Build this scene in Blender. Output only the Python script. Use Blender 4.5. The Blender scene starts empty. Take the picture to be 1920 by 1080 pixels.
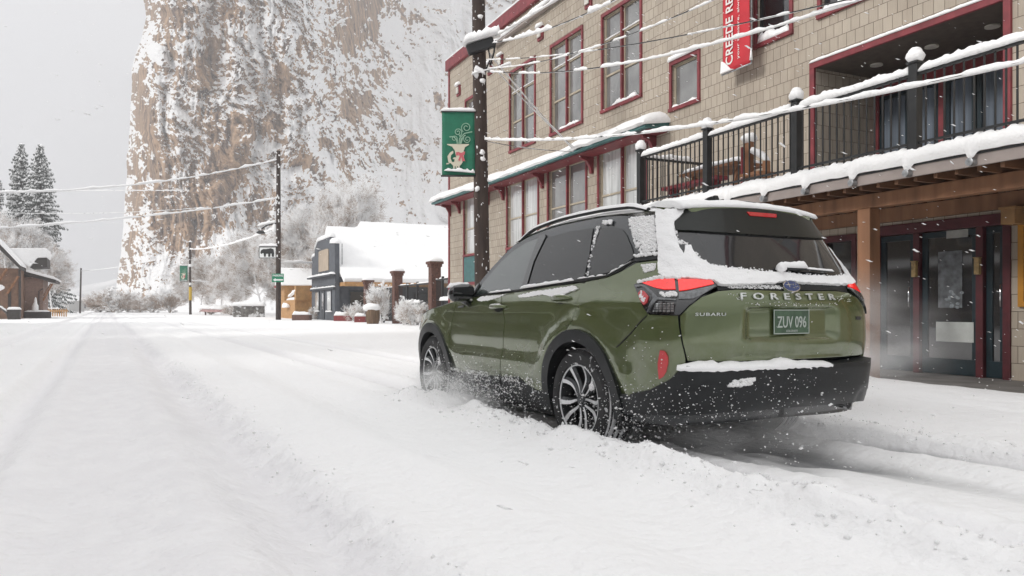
import bpy, bmesh, math, random
import numpy as np
from mathutils import Vector, Matrix
from mathutils.geometry import tessellate_polygon
R = math.radians
random.seed(7)
scene = bpy.context.scene
COL = scene.collection

# ------------------------------------------------------------------ camera
FPX, HY, EYE = 1450.0, 577.0, 0.992
cam_d = bpy.data.cameras.new('camera'); cam = bpy.data.objects.new('camera', cam_d); COL.objects.link(cam)
cam.location = (0, 0, EYE); cam.rotation_euler = (R(90), 0, 0)
cam_d.sensor_width = 36; cam_d.lens = FPX/1920*36
cam_d.shift_y = (HY-540)/1920
cam_d.clip_start = .05; cam_d.clip_end = 4000
scene.camera = cam
# ------------------------------------------------------------------ sky: overcast, brighter overhead
SUN_EL, SUN_AZ = R(29), R(246)
w = bpy.data.worlds.new('World'); scene.world = w; w.use_nodes = True
wn, wl = w.node_tree.nodes, w.node_tree.links
wn.clear()
out = wn.new('ShaderNodeOutputWorld'); bg = wn.new('ShaderNodeBackground')
sky = wn.new('ShaderNodeTexSky'); sky.sky_type = 'NISHITA'; sky.sun_disc = False
sky.sun_elevation = SUN_EL; sky.sun_rotation = SUN_AZ
hs = wn.new('ShaderNodeHueSaturation'); hs.inputs['Saturation'].default_value = .08
wl.new(sky.outputs[0], hs.inputs['Color'])
tc = wn.new('ShaderNodeTexCoord'); sp = wn.new('ShaderNodeSeparateXYZ'); wl.new(tc.outputs['Generated'], sp.inputs[0])
cr = wn.new('ShaderNodeValToRGB'); wl.new(sp.outputs['Z'], cr.inputs[0])
cr.color_ramp.elements[0].position = 0.0; cr.color_ramp.elements[0].color = (.22, .23, .25, 1)
cr.color_ramp.elements[1].position = 1.0; cr.color_ramp.elements[1].color = (1.15, 1.15, 1.15, 1)
e = cr.color_ramp.elements.new(.45); e.color = (.66, .665, .68, 1)
sc = wn.new('ShaderNodeVectorMath'); sc.operation = 'SCALE'; sc.inputs['Scale'].default_value = 12.0
wl.new(cr.outputs[0], sc.inputs[0])
mx = wn.new('ShaderNodeMix'); mx.data_type = 'RGBA'; mx.inputs[0].default_value = .85
wl.new(hs.outputs[0], mx.inputs[6]); wl.new(sc.outputs[0], mx.inputs[7])
wl.new(mx.outputs[2], bg.inputs[0]); bg.inputs['Strength'].default_value = .10
wl.new(bg.outputs[0], out.inputs[0])
# ------------------------------------------------------------------ sun behind thick cloud
sd = bpy.data.lights.new('sun', 'SUN'); sd.energy = 1.5; sd.angle = R(12); sd.color = (1, .97, .93)
so = bpy.data.objects.new('sun', sd); COL.objects.link(so)
so.rotation_euler = (R(90)-SUN_EL, 0, R(180)-SUN_AZ)
# ------------------------------------------------------------------ exposure
vs = scene.view_settings; vs.view_transform = 'Standard'; vs.look = 'None'; vs.gamma = 1; vs.use_curve_mapping = False
vs.exposure = 0.42
scene.render.engine = 'CYCLES'
scene.cycles.volume_step_rate = 2; scene.cycles.volume_bounces = 5; scene.cycles.max_bounces = 8

# ------------------------------------------------------------------ helpers
def tag(o, label=None, cat=None, group=None, kind=None):
    if label: o['label'] = label
    if cat: o['category'] = cat
    if group: o['group'] = group
    if kind: o['kind'] = kind
    return o
def empty(name, loc=(0, 0, 0), rz=0, label=None, cat=None, group=None):
    o = bpy.data.objects.new(name, None); COL.objects.link(o)
    o.location = loc; o.rotation_euler = (0, 0, rz); o.empty_display_size = .2
    return tag(o, label, cat, group)
def hashn(ix, iy, iz=0):
    h = (ix*374761393 + iy*668265263 + iz*2147483647) & 0xffffffff
    h = ((h ^ (h >> 13))*1274126177) & 0xffffffff
    return ((h ^ (h >> 16)) & 0xffff)/65535.0
def vnoise(x, y, seed=0):
    x = np.asarray(x, float); y = np.asarray(y, float)
    ix = np.floor(x).astype(np.int64); iy = np.floor(y).astype(np.int64)
    fx = x-ix; fy = y-iy; fx = fx*fx*(3-2*fx); fy = fy*fy*(3-2*fy)
    g = lambda a, b: hashn(a, b, seed*7919+13)
    return (g(ix, iy)*(1-fx)+g(ix+1, iy)*fx)*(1-fy)+(g(ix, iy+1)*(1-fx)+g(ix+1, iy+1)*fx)*fy
def fbm(x, y, o=4, seed=0, gain=.5):
    s = 0; a = 1; t = 0
    for k in range(o):
        s = s+a*vnoise(np.asarray(x)*2**k+k*17.3, np.asarray(y)*2**k-k*9.1, seed+k); t += a; a *= gain
    return s/t
def ridged(x, y, o=4, seed=0):
    s = 0; a = 1; t = 0
    for k in range(o):
        s = s+a*(1-abs(2*vnoise(np.asarray(x)*2**k+k*7.7, np.asarray(y)*2**k+k*3.1, seed+k)-1)); t += a; a *= .5
    return s/t
class MB:
    def __init__(s): s.v = []; s.f = []
    def add(s, vs_, fs): n = len(s.v); s.v += [tuple(p) for p in vs_]; s.f += [tuple(i+n for i in f) for f in fs]; return s
    def box(s, x0, x1, y0, y1, z0, z1):
        return s.add([(x0,y0,z0),(x1,y0,z0),(x1,y1,z0),(x0,y1,z0),(x0,y0,z1),(x1,y0,z1),(x1,y1,z1),(x0,y1,z1)],
                     [(0,3,2,1),(4,5,6,7),(0,1,5,4),(1,2,6,5),(2,3,7,6),(3,0,4,7)])
    def obox(s, c, sx, sy, sz, rz=0, rx=0, ry=0):
        M = Matrix.Translation(c) @ Matrix.Rotation(rz, 4, 'Z') @ Matrix.Rotation(ry, 4, 'Y') @ Matrix.Rotation(rx, 4, 'X')
        t = MB().box(-sx/2, sx/2, -sy/2, sy/2, -sz/2, sz/2)
        return s.add([M @ Vector(p) for p in t.v], t.f)
    def tube(s, pts, r, n=8, cap=True):
        pts = [Vector(p) for p in pts]
        rs = r if isinstance(r, (list, tuple)) else [r]*len(pts)
        b = len(s.v); up = Vector((0, 0, 1)); prev = None
        for i, p in enumerate(pts):
            t = (pts[min(i+1, len(pts)-1)]-pts[max(i-1, 0)])
            t = t.normalized() if t.length > 1e-9 else Vector((0, 0, 1))
            if prev is None: a = t.cross(up) if abs(t.dot(up)) < .95 else t.cross(Vector((1, 0, 0)))
            else: a = prev - t*prev.dot(t)
            a.normalize(); prev = a; c = t.cross(a)
            for k in range(n):
                q = 2*math.pi*k/n; s.v.append(tuple(p+(a*math.cos(q)+c*math.sin(q))*rs[i]))
        for i in range(len(pts)-1):
            for k in range(n):
                s.f.append((b+i*n+k, b+i*n+(k+1) % n, b+(i+1)*n+(k+1) % n, b+(i+1)*n+k))
        if cap:
            s.f.append(tuple(b+k for k in reversed(range(n)))); s.f.append(tuple(b+(len(pts)-1)*n+k for k in range(n)))
        return s
    def cyl(s, x, y, z0, z1, r, n=16): return s.tube([(x, y, z0), (x, y, z1)], r, n)
    def lathe(s, prof, n=48, axis='y', c=(0, 0, 0), closed=False):
        # prof: list of (axial, radius)
        b = len(s.v)
        for a, r in prof:
            for k in range(n):
                q = 2*math.pi*k/n; x, z = r*math.cos(q), r*math.sin(q)
                s.v.append((c[0]+x, c[1]+a, c[2]+z) if axis == 'y' else (c[0]+x, c[1]+z, c[2]+a))
        m = len(prof)
        for i in range(m if closed else m-1):
            j = (i+1) % m
            for k in range(n): s.f.append((b+i*n+k, b+j*n+k, b+j*n+(k+1) % n, b+i*n+(k+1) % n))
        return s
    def blob(s, c, r, seed=0, sq=1, n=(8, 5), jit=.15):
        rnd = random.Random(seed); b = len(s.v); nu, nv = n
        rx, ry, rz = r if isinstance(r, (tuple, list)) else (r, r, r*sq)
        s.v.append((c[0], c[1], c[2]+rz))
        for j in range(1, nv):
            th = math.pi*j/nv
            for i in range(nu):
                ph = 2*math.pi*i/nu; k = 1+rnd.uniform(-jit, jit)
                s.v.append((c[0]+rx*k*math.sin(th)*math.cos(ph), c[1]+ry*k*math.sin(th)*math.sin(ph), c[2]+rz*k*math.cos(th)))
        s.v.append((c[0], c[1], c[2]-rz)); e = len(s.v)-1
        for i in range(nu):
            s.f.append((b, b+1+i, b+1+(i+1) % nu))
            for j in range(nv-2):
                a0 = b+1+j*nu; a1 = a0+nu
                s.f.append((a0+i, a1+i, a1+(i+1) % nu, a0+(i+1) % nu))
            a0 = b+1+(nv-2)*nu; s.f.append((a0+i, e, a0+(i+1) % nu))
        return s
    def snow(s, p0, p1, w, h, seed=0, step=None, rough=.25, side=None, droop=0, n=7, sag=0, gaps=0):
        """rounded ragged ridge of snow lying along p0-p1 (full width w, height h)"""
        p0 = Vector(p0); p1 = Vector(p1); L = (p1-p0).length
        step = step or max(.04, h*.8); m = max(2, int(L/step)); t = (p1-p0).normalized()
        sd = t.cross(Vector((0, 0, 1))).normalized()
        rnd = random.Random(seed); ph = rnd.uniform(0, 99)
        b = len(s.v); on = []
        for i in range(m+1):
            k = i/m; c = p0.lerp(p1, k); c = c-Vector((0, 0, 1))*sag*4*k*(1-k)
            nz = float(fbm(ph+k*L/(h*3+.02), seed*3.7, 3, 5))
            a = 1+rough*(nz-.5)*3.2
            if i in (0, m): a *= .35
            if gaps and float(vnoise(ph+k*L/(gaps), seed*1.3, 9)) < .42: a = .12
            a = max(a, .1)
            for j in range(n):
                q = math.pi*j/(n-1)
                jj = 1+rnd.uniform(-.12, .12)*rough*4
                y = math.cos(q)*w/2*(.75+.25*a); z = math.sin(q)**.8*h*a*jj if 0 < j < n-1 else -droop*(.6+.8*rnd.random())
                s.v.append(tuple(c+sd*y+Vector((0, 0, z))))
        for i in range(m):
            for j in range(n-1):
                a0 = b+i*n+j; s.f.append((a0, a0+1, a0+n+1, a0+n))
            s.f.append((b+i*n+n-1, b+i*n, b+(i+1)*n, b+(i+1)*n+n-1))
        s.f.append(tuple(b+j for j in range(n))); s.f.append(tuple(b+m*n+j for j in reversed(range(n))))
        return s
    def poly(s, pts, y0, y1, flip=False, plane='xz'):
        """extruded polygon: pts 2-D in plane, thickness y0..y1 on the third axis"""
        n = len(pts)
        mk = {'xz': lambda p, t: (p[0], t, p[1]), 'xy': lambda p, t: (p[0], p[1], t), 'yz': lambda p, t: (t, p[0], p[1])}[plane]
        vv = [mk(p, y0) for p in pts]+[mk(p, y1) for p in pts]
        tri = tessellate_polygon([[Vector((p[0], p[1], 0)) for p in pts]])
        ff = [tuple(t) for t in tri]+[tuple(i+n for i in reversed(t)) for t in tri]
        ff += [(i, (i+1) % n, n+(i+1) % n, n+i) for i in range(n)]
        return s.add(vv, ff)
    def crust(s, parent):
        return tag(s.build('snow_crust', M['snow_fine'], parent, smooth=True), kind='stuff')
    def build(s, name, mat, parent=None, smooth=False, bevel=0, autos=None, flipfix=True):
        me = bpy.data.meshes.new(name); me.from_pydata(s.v, [], s.f); 
        if flipfix:
            bm = bmesh.new(); bm.from_mesh(me); bmesh.ops.recalc_face_normals(bm, faces=bm.faces); bm.to_mesh(me); bm.free()
        me.update()
        return mkobj(name, me, mat, parent, smooth, bevel)
def mkobj(name, me, mat, parent=None, smooth=False, bevel=0):
    o = bpy.data.objects.new(name, me); COL.objects.link(o)
    if mat is not None: me.materials.append(mat)
    if parent is not None: o.parent = parent
    if smooth:
        me.polygons.foreach_set('use_smooth', [True]*len(me.polygons))
        if smooth is not True:
            me.set_sharp_from_angle(angle=R(smooth))
    if bevel:
        m = o.modifiers.new('bevel', 'BEVEL'); m.width = bevel; m.segments = 2; m.limit_method = 'ANGLE'; m.angle_limit = R(40)
    return o
def copy_tree(o, parent=None):
    c = o.copy(); COL.objects.link(c); c.parent = parent
    for ch in [x for x in CH.get(o.name, [])]: copy_tree(ch, c)
    return c
CH = {}
def index_children():
    CH.clear()
    for x in bpy.data.objects:
        if x.parent: CH.setdefault(x.parent.name, []).append(x)

# ------------------------------------------------------------------ materials
def lin(h):
    h = h.lstrip('#'); c = [int(h[i:i+2], 16)/255 for i in (0, 2, 4)]
    return tuple(x/12.92 if x <= .04045 else ((x+.055)/1.055)**2.4 for x in c)+(1,)
def mat(name, col, rough=.6, metal=0, coat=0, spec=.5, vary=0, vscale=8, bump=0, bscale=40, emit=None, es=0, trans=0, coords='Object', dirt=None, vdetail=6, stretch=None):
    m = bpy.data.materials.new(name); m.use_nodes = True; nt = m.node_tree; b = nt.nodes['Principled BSDF']
    c = col if len(col) == 4 else tuple(col)+(1,)
    b.inputs['Base Color'].default_value = c; b.inputs['Roughness'].default_value = rough; b.inputs['Metallic'].default_value = metal
    b.inputs['Coat Weight'].default_value = coat; b.inputs['Coat Roughness'].default_value = .04
    b.inputs['Specular IOR Level'].default_value = spec; b.inputs['Transmission Weight'].default_value = trans
    if emit: b.inputs['Emission Color'].default_value = tuple(emit[:3])+(1,); b.inputs['Emission Strength'].default_value = es
    if vary or bump or dirt:
        t = nt.nodes.new('ShaderNodeTexCoord'); vec = t.outputs[coords]
        if stretch:
            mp = nt.nodes.new('ShaderNodeMapping'); mp.inputs['Scale'].default_value = stretch
            nt.links.new(vec, mp.inputs[0]); vec = mp.outputs[0]
    if vary:
        n = nt.nodes.new('ShaderNodeTexNoise'); n.inputs['Scale'].default_value = vscale; n.inputs['Detail'].default_value = vdetail
        nt.links.new(vec, n.inputs['Vector'])
        r = nt.nodes.new('ShaderNodeValToRGB'); r.color_ramp.elements[0].position = .3; r.color_ramp.elements[1].position = .7
        r.color_ramp.elements[0].color = tuple(x*(1-vary) for x in c[:3])+(1,); r.color_ramp.elements[1].color = tuple(min(1, x*(1+vary)) for x in c[:3])+(1,)
        nt.links.new(n.outputs[0], r.inputs[0]); nt.links.new(r.outputs[0], b.inputs['Base Color'])
        if dirt:   # dirt = (colour, scale, threshold): patches of snow or grime stuck on
            n3 = nt.nodes.new('ShaderNodeTexNoise'); n3.inputs['Scale'].default_value = dirt[1]; n3.inputs['Detail'].default_value = 8
            nt.links.new(vec, n3.inputs['Vector'])
            r3 = nt.nodes.new('ShaderNodeValToRGB'); r3.color_ramp.elements[0].position = dirt[2]; r3.color_ramp.elements[1].position = dirt[2]+.04
            nt.links.new(n3.outputs[0], r3.inputs[0])
            x = nt.nodes.new('ShaderNodeMix'); x.data_type = 'RGBA'; nt.links.new(r3.outputs[0], x.inputs[0])
            nt.links.new(r.outputs[0], x.inputs[6]); x.inputs[7].default_value = dirt[0]; nt.links.new(x.outputs[2], b.inputs['Base Color'])
    if bump:
        n2 = nt.nodes.new('ShaderNodeTexNoise'); n2.inputs['Scale'].default_value = bscale; n2.inputs['Detail'].default_value = 8
        nt.links.new(vec, n2.inputs['Vector'])
        bp = nt.nodes.new('ShaderNodeBump'); bp.inputs['Strength'].default_value = 1; bp.inputs['Distance'].default_value = bump
        nt.links.new(n2.outputs[0], bp.inputs['Height']); nt.links.new(bp.outputs[0], b.inputs['Normal'])
    return m
SNOWC = (.880, .877, .875, 1)
M = {}
M['snow'] = mat('snow', SNOWC, .75, spec=.3, bump=.012, bscale=30, vary=.02, vscale=3)
M['snow_fine'] = mat('snow_fine', SNOWC, .75, spec=.3, bump=.004, bscale=90)
M['paint'] = mat('green_paint', (.112, .138, .056), .13, metal=.35, coat=1.0, vary=.04, vscale=2)
M['clad'] = mat('black_plastic', (.011, .0125, .014), .38, spec=.35, vary=.25, vscale=14, bump=.001, bscale=200, dirt=((.3, .31, .32, 1), 30, .70))
M['shell'] = mat('wet_grey_pillar', (.030, .034, .037), .22, vary=.2, vscale=30, coat=.6)
M['dark'] = mat('underbody_black', (.02, .02, .021), .7, vary=.3, vscale=9)
M['gap'] = mat('seam_black', (.006, .006, .006), .6)
M['glass'] = mat('tinted_glass', (.006, .007, .007), .03, spec=.6, coat=.3)
M['glass_front'] = mat('front_door_glass', (.04, .055, .05), .03, spec=.8, coat=1)
M['tyre'] = mat('tyre_rubber', (.022, .022, .023), .75, vary=.3, vscale=20, dirt=((.55, .55, .56, 1), 14, .66))
nt_ = M['paint'].node_tree; b_ = nt_.nodes['Principled BSDF']   # road film: salt and slush dried on the lower body
t_ = nt_.nodes.new('ShaderNodeTexCoord'); s_ = nt_.nodes.new('ShaderNodeSeparateXYZ'); nt_.links.new(t_.outputs['Object'], s_.inputs[0])
n_ = nt_.nodes.new('ShaderNodeTexNoise'); n_.inputs['Scale'].default_value = 7; n_.inputs['Detail'].default_value = 9; n_.inputs['Roughness'].default_value = .7; nt_.links.new(t_.outputs['Object'], n_.inputs['Vector'])
mr_ = nt_.nodes.new('ShaderNodeMapRange'); mr_.inputs[1].default_value = .95; mr_.inputs[2].default_value = .38; mr_.inputs[3].default_value = .0; mr_.inputs[4].default_value = .55; nt_.links.new(s_.outputs['Z'], mr_.inputs[0])
mm_ = nt_.nodes.new('ShaderNodeMapRange'); mm_.inputs[1].default_value = .38; mm_.inputs[2].default_value = .75; nt_.links.new(n_.outputs[0], mm_.inputs[0])
mu_ = nt_.nodes.new('ShaderNodeMath'); mu_.operation = 'MULTIPLY'; nt_.links.new(mr_.outputs[0], mu_.inputs[0]); nt_.links.new(mm_.outputs[0], mu_.inputs[1])
old_ = b_.inputs['Base Color'].links[0].from_socket; x_ = nt_.nodes.new('ShaderNodeMix'); x_.data_type = 'RGBA'; x_.inputs[7].default_value = (.36, .37, .35, 1)
nt_.links.new(mu_.outputs[0], x_.inputs[0]); nt_.links.new(old_, x_.inputs[6]); nt_.links.new(x_.outputs[2], b_.inputs['Base Color'])
cr_ = nt_.nodes.new('ShaderNodeMapRange'); cr_.inputs[1].default_value = .3; cr_.inputs[2].default_value = .8; cr_.inputs[3].default_value = .03; cr_.inputs[4].default_value = .14; nt_.links.new(n_.outputs[0], cr_.inputs[0]); nt_.links.new(cr_.outputs[0], b_.inputs['Coat Roughness'])
def flake_mat(name):
    m = bpy.data.materials.new(name); m.use_nodes = True; nt = m.node_tree; nt.nodes.clear()
    o = nt.nodes.new('ShaderNodeOutputMaterial'); d = nt.nodes.new('ShaderNodeBsdfDiffuse'); t = nt.nodes.new('ShaderNodeBsdfTranslucent'); x = nt.nodes.new('ShaderNodeMixShader')
    d.inputs[0].default_value = (1, 1, 1, 1); t.inputs[0].default_value = (1, 1, 1, 1); x.inputs[0].default_value = .55
    nt.links.new(d.outputs[0], x.inputs[1]); nt.links.new(t.outputs[0], x.inputs[2]); nt.links.new(x.outputs[0], o.inputs[0]); return m
M['flake'] = flake_mat('snow_flake')
M['rim_dark'] = mat('rim_grey', (.06, .063, .066), .35, metal=.6, vary=.3, vscale=15)
M['rim_silver'] = mat('rim_machined', (.70, .71, .72), .3, metal=.45, vary=.1, vscale=30)
M['red_lens'] = mat('red_lens_lit', (.6, .02, .015), .12, coat=1, emit=(1, .018, .018), es=.5, vary=.5, vscale=35)
M['spoiler_black'] = mat('spoiler_dark_green', (.006, .008, .006), .35, coat=.15, spec=.3, vary=.2, vscale=20)
M['red_dark'] = mat('red_lens', (.35, .008, .012), .15, coat=1, emit=(.8, .01, .02), es=.10)
M['lens_black'] = mat('lamp_black', (.012, .012, .013), .12, coat=1)
M['lens_grey'] = mat('lamp_grey', (.11, .115, .12), .2, metal=.3, coat=1, vary=.5, vscale=45)
M['lens_clear'] = mat('lamp_clear', (.42, .43, .43), .15, metal=.6, vary=.5, vscale=60)
M['chrome'] = mat('chrome', (.75, .76, .78), .12, metal=1)
M['badge'] = mat('badge_silver', (.62, .64, .62), .35, metal=.5, vary=.2, vscale=50)
M['badge_dark'] = mat('badge_smoke', (.10, .105, .11), .3, metal=.6)
M['emblem_blue'] = mat('emblem_blue', (.012, .04, .16), .15, coat=1)
M['plate'] = mat('plate_green', (.055, .10, .058), .5, vary=.3, vscale=20, dirt=((.20, .24, .20, 1), 60, .66))
M['plate_white'] = mat('plate_white', (.42, .46, .42), .5)
M['mirror'] = mat('mirror_cap_black', (.01, .011, .012), .08, coat=1)
def lerp_tab(t, x):
    if x <= t[0][0]: return t[0][1]
    for (a, b), (c, d) in zip(t, t[1:]):
        if x <= c: return b + (d-b)*(x-a)/(c-a)
    return t[-1][1]
def cub_tab(t, x):   # monotone-ish cubic (Catmull-Rom on table)
    n = len(t)
    if x <= t[0][0]: return t[0][1]
    if x >= t[-1][0]: return t[-1][1]
    for i in range(n-1):
        if x <= t[i+1][0]: break
    x0, y0 = t[i]; x1, y1 = t[i+1]
    m = []
    for k in (i, i+1):
        if k == 0: s = (t[1][1]-t[0][1])/(t[1][0]-t[0][0])
        elif k == n-1: s = (t[-1][1]-t[-2][1])/(t[-1][0]-t[-2][0])
        else:
            a = (t[k][1]-t[k-1][1])/(t[k][0]-t[k-1][0]); b = (t[k+1][1]-t[k][1])/(t[k+1][0]-t[k][0])
            s = 0 if a*b <= 0 else 2*a*b/(a+b)
        m.append(s)
    h = x1-x0; q = (x-x0)/h
    return ((2*q**3-3*q*q+1)*y0 + (q**3-2*q*q+q)*h*m[0] + (-2*q**3+3*q*q)*y1 + (q**3-q*q)*h*m[1])
# base outline (x, y), y>0 left, from nose centre to tail centre
HALF_W = [(-.5,.902),(0,.908),(.6,.908),(1.4,.905),(2.2,.902),(2.7,.897),(3.0,.872),(3.25,.81),(3.45,.66),(3.56,.35),(3.6,0)]
# rear part: arc from (-.5,.875) to (-.97,0)
REAR = [(-.5,.902),(-.66,.895),(-.79,.872),(-.89,.82),(-.95,.74),(-.99,.60),(-1.012,.42),(-1.025,.2),(-1.03,0)]
_cum = [0]
for (a, b), (c, d) in zip(REAR, REAR[1:]): _cum.append(_cum[-1]+math.hypot(c-a, d-b))
RX = [(s, p[0]) for s, p in zip(_cum, REAR)]; RY = [(s, p[1]) for s, p in zip(_cum, REAR)]
UEND = -.5-_cum[-1]
YU = sorted([(p[1], -.5-s) for s, p in zip(_cum, REAR)])
def u_of_y(y): return cub_tab(YU, y)
def base(u):
    if u >= -.5: return u, cub_tab(HALF_W, u)
    s = min(-.5-u, _cum[-1]); return cub_tab(RX, s), cub_tab(RY, s)
# side section: width factor by z
SEC = [(.20,-.07),(.35,-.04),(.50,-.012),(.66,.006),(.80,.008),(.92,0),(1.0,-.012),(1.07,-.035),(1.12,-.052),(1.35,-.125),(1.55,-.198),(1.64,-.235),(1.70,-.27)]
# rear lean: x shift by z (forward positive)
LEAN = [(.20,.02),(.45,.0),(.62,-.01),(.80,-.035),(.95,-.035),(1.05,-.02),(1.12,0.01),(1.20,.055),(1.40,.165),(1.58,.27),(1.70,.33)]
def P(u, z, off=0.0):
    """point on left half of the body; u<UEND mirrors to the right"""
    m = 1
    if u < UEND: u = 2*UEND-u; m = -1
    def q(u, z):
        bx, by = base(u)
        w = by/.9
        y = by + cub_tab(SEC, z)*w
        r = max(0., min(1., (.1-bx)/.85)); r = r*r*(3-2*r)
        return bx + cub_tab(LEAN, z)*r, y
    x, y = q(u, z)
    if off:
        e = .004
        x1, y1 = q(u+e, z)
        if u-e > UEND: x0, y0 = q(u-e, z)
        else: x0, y0 = x1, -y1
        tx, ty = x1-x0, y1-y0; L = math.hypot(tx, ty) or 1
        nx, ny = -ty/L, tx/L       # outward: for side t=(+1,0) -> n=(0,1)
        xa, ya = q(u, z+e); xb, yb = q(u, z-e)
        s = ((xa-xb)*nx+(ya-yb)*ny)/(2*e)   # slope outward with z
        k = 1/math.sqrt(1+s*s)
        x += nx*off*k; y += ny*off*k; z -= s*off*k
    return x, m*y, z
ZEDGE = [(-.9,1.56),(-.62,1.60),(-.3,1.625),(.2,1.645),(.6,1.64),(1.0,1.605),(1.3,1.54),(2.08,1.075),(2.4,1.03),(2.9,.965),(3.2,.90),(3.45,.80),(3.6,.72)]
# ------------------------------------------------------------------ the car
CAR_X, CAR_Y, CAR_TH = 1.2565, 5.729, .4833
car = empty('suv', (CAR_X, CAR_Y, 0), math.pi/2+CAR_TH, 'snow dusted olive green SUV driving away through deep snow with its tail lights lit', 'car')
_pc = {}
def disp(u, z):
    us = u if u >= UEND else 2*UEND-u
    d = 0
    if us > -.6:    # sides
        if z < .66:
            k = min(1, (.66-z)/.11); k = k*k*(3-2*k)
            rr = math.hypot(us, z-.36); fade = min(1, max(0, (rr-.46)/.12)); rr2 = math.hypot(us-2.67, z-.36); fade *= min(1, max(0, (rr2-.46)/.12))
            d += .024*k*fade
        zs = 1.045+.02*math.sin(us*1.1)
        d += .009*math.exp(-((z-zs)/.045)**2)
        d -= .007*math.exp(-((z-.86)/.07)**2)
        rr = math.hypot(us, z-.36); d += .022*math.exp(-((rr-.52)/.075)**2)*min(1, max(0, (z-.45)/.2))
        rr = math.hypot(us-2.72, z-.36); d += .02*math.exp(-((rr-.52)/.07)**2)*min(1, max(0, (z-.45)/.2))
    yc = abs(u-UEND)
    if yc < .62 and .66 < z < 1.03:   # number plate recess
        def ss(a): a = max(0, min(1, a)); return a*a*(3-2*a)
        wx = ss((.40-yc)/.05); wz = ss((1.002-z)/.012)*ss((z-.775)/.05)
        d -= .04*wx*wz
    if yc < .6:
        k = math.exp(-((z-.70)/.012)**2)*(1 if yc < .45 else max(0, 1-(yc-.45)/.05))
        d -= .010*k
    return d
def PP(u, z, off):
    x, y, zz = P(u, z, off)
    return (x, y, zz)
def patch(name, poly, material, parent, off=0.0, thick=.012, side=1, step=(.06, .045), body=False, smooth=True, rag=0, seed=0, fn=None, offfn=None):
    pts = list(poly)
    if rag:   # ragged edges
        q = []; rnd = random.Random(seed)
        for i, (a, b) in enumerate(pts):
            c, d = pts[(i+1) % len(pts)]; L = math.hypot(c-a, d-b); n = max(1, int(L/.012))
            for k in range(n):
                t = k/n; q.append((a+(c-a)*t+rnd.uniform(-rag, rag), b+(d-b)*t+rnd.uniform(-rag, rag)))
        pts = q
    bm = bmesh.new()
    tri = tessellate_polygon([[Vector((a, b, 0)) for a, b in pts]])
    vs_ = [bm.verts.new((a, b, 0)) for a, b in pts]
    for t in tri:
        try: bm.faces.new([vs_[i] for i in t])
        except Exception: pass
    us = [p[0] for p in pts]; zs = [p[1] for p in pts]
    def cuts(lo, hi, st):
        n = max(1, int((hi-lo)/st)); return [lo+(hi-lo)*(k+.5)/n for k in range(n)] if n > 1 else [(lo+hi)/2]
    for c in cuts(min(us), max(us), step[0]):
        bmesh.ops.bisect_plane(bm, geom=bm.verts[:]+bm.edges[:]+bm.faces[:], plane_co=(c, 0, 0), plane_no=(1, 0, 0))
    for c in cuts(min(zs), max(zs), step[1]):
        bmesh.ops.bisect_plane(bm, geom=bm.verts[:]+bm.edges[:]+bm.faces[:], plane_co=(0, c, 0), plane_no=(0, 1, 0))
    bm.normal_update()
    for f in list(bm.faces):
        if f.normal.z < 0: f.normal_flip()
    bed = [e for e in bm.edges if len(e.link_faces) == 1]
    uvz = {v: (v.co.x, v.co.y) for v in bm.verts}
    # skirt (own vertices so that the face normals stay clean)
    if thick:
        lows = {}; tops = {}
        for e in bed:
            f = e.link_faces[0]; l = [l for l in f.loops if l.edge == e][0]; a, b = l.vert, l.link_loop_next.vert
            for v in (a, b):
                if v not in lows:
                    lows[v] = bm.verts.new((0, 0, 0)); tops[v] = bm.verts.new((0, 0, 0)); uvz[lows[v]] = (*uvz[v], thick); uvz[tops[v]] = (*uvz[v], 0)
            bm.faces.new((tops[b], tops[a], lows[a], lows[b])).smooth = False
    for v, t in uvz.items():
        u, z = t[0], t[1]
        if side < 0: u = 2*UEND-u
        o = off-(t[2] if len(t) > 2 else 0)+(disp(u, z) if body else 0)
        if offfn: o += offfn(t[0], z) if (len(t) < 3 or t[2] == 0) else 0
        v.co = PP(u, z, o)
    if side < 0:
        for f in bm.faces: f.normal_flip()
    # local x forward, y left
    for f in bm.faces: f.normal_flip()
    if smooth:
        for f in bm.faces: f.smooth = True
    me = bpy.data.meshes.new(name); bm.to_mesh(me); bm.free(); me.update()
    return mkobj(name, me, material, parent)
def arc(cx, cz, r, a0, a1, n=18, rz=None):
    rz = rz or r
    return [(cx+r*math.cos(R(a0+(a1-a0)*k/n)), cz+rz*math.sin(R(a0+(a1-a0)*k/n))) for k in range(n+1)]
def mir(poly): return [(2*UEND-u, z) for u, z in poly]
RWX, FWX, WR = 0.0, 2.68, .355
ARO = .475    # outer edge of the black arch trims
zl = lambda u: cub_tab(ZEDGE, u)
SILL = .265
# ---- dark shell beneath every panel (greenhouse pillars are this shell)
sh = [(3.55, .30)]+[(3.3, .28)]+arc(FWX, WR, .43, -12, 192, 20)+[(2.2, .24), (.5, .24)]+arc(RWX, WR, .43, -12, 192, 20)+[(-.6, .28), (UEND, .30)]
sh += [(u, zl(max(-.6, u))-.0) for u in (UEND, -1.3, -.9, -.6, -.3, 0, .3, .6, .9, 1.15, 1.35, 1.6, 1.85, 2.08, 2.4, 2.8, 3.1, 3.35, 3.5, 3.58)]
for s in (1, -1): patch('body_shell', sh, M['shell'], car, -.014, .03, s, (.09, .06), offfn=lambda u, z: -.06 if (u < -.98 and z < 1.14) else 0)
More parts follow.
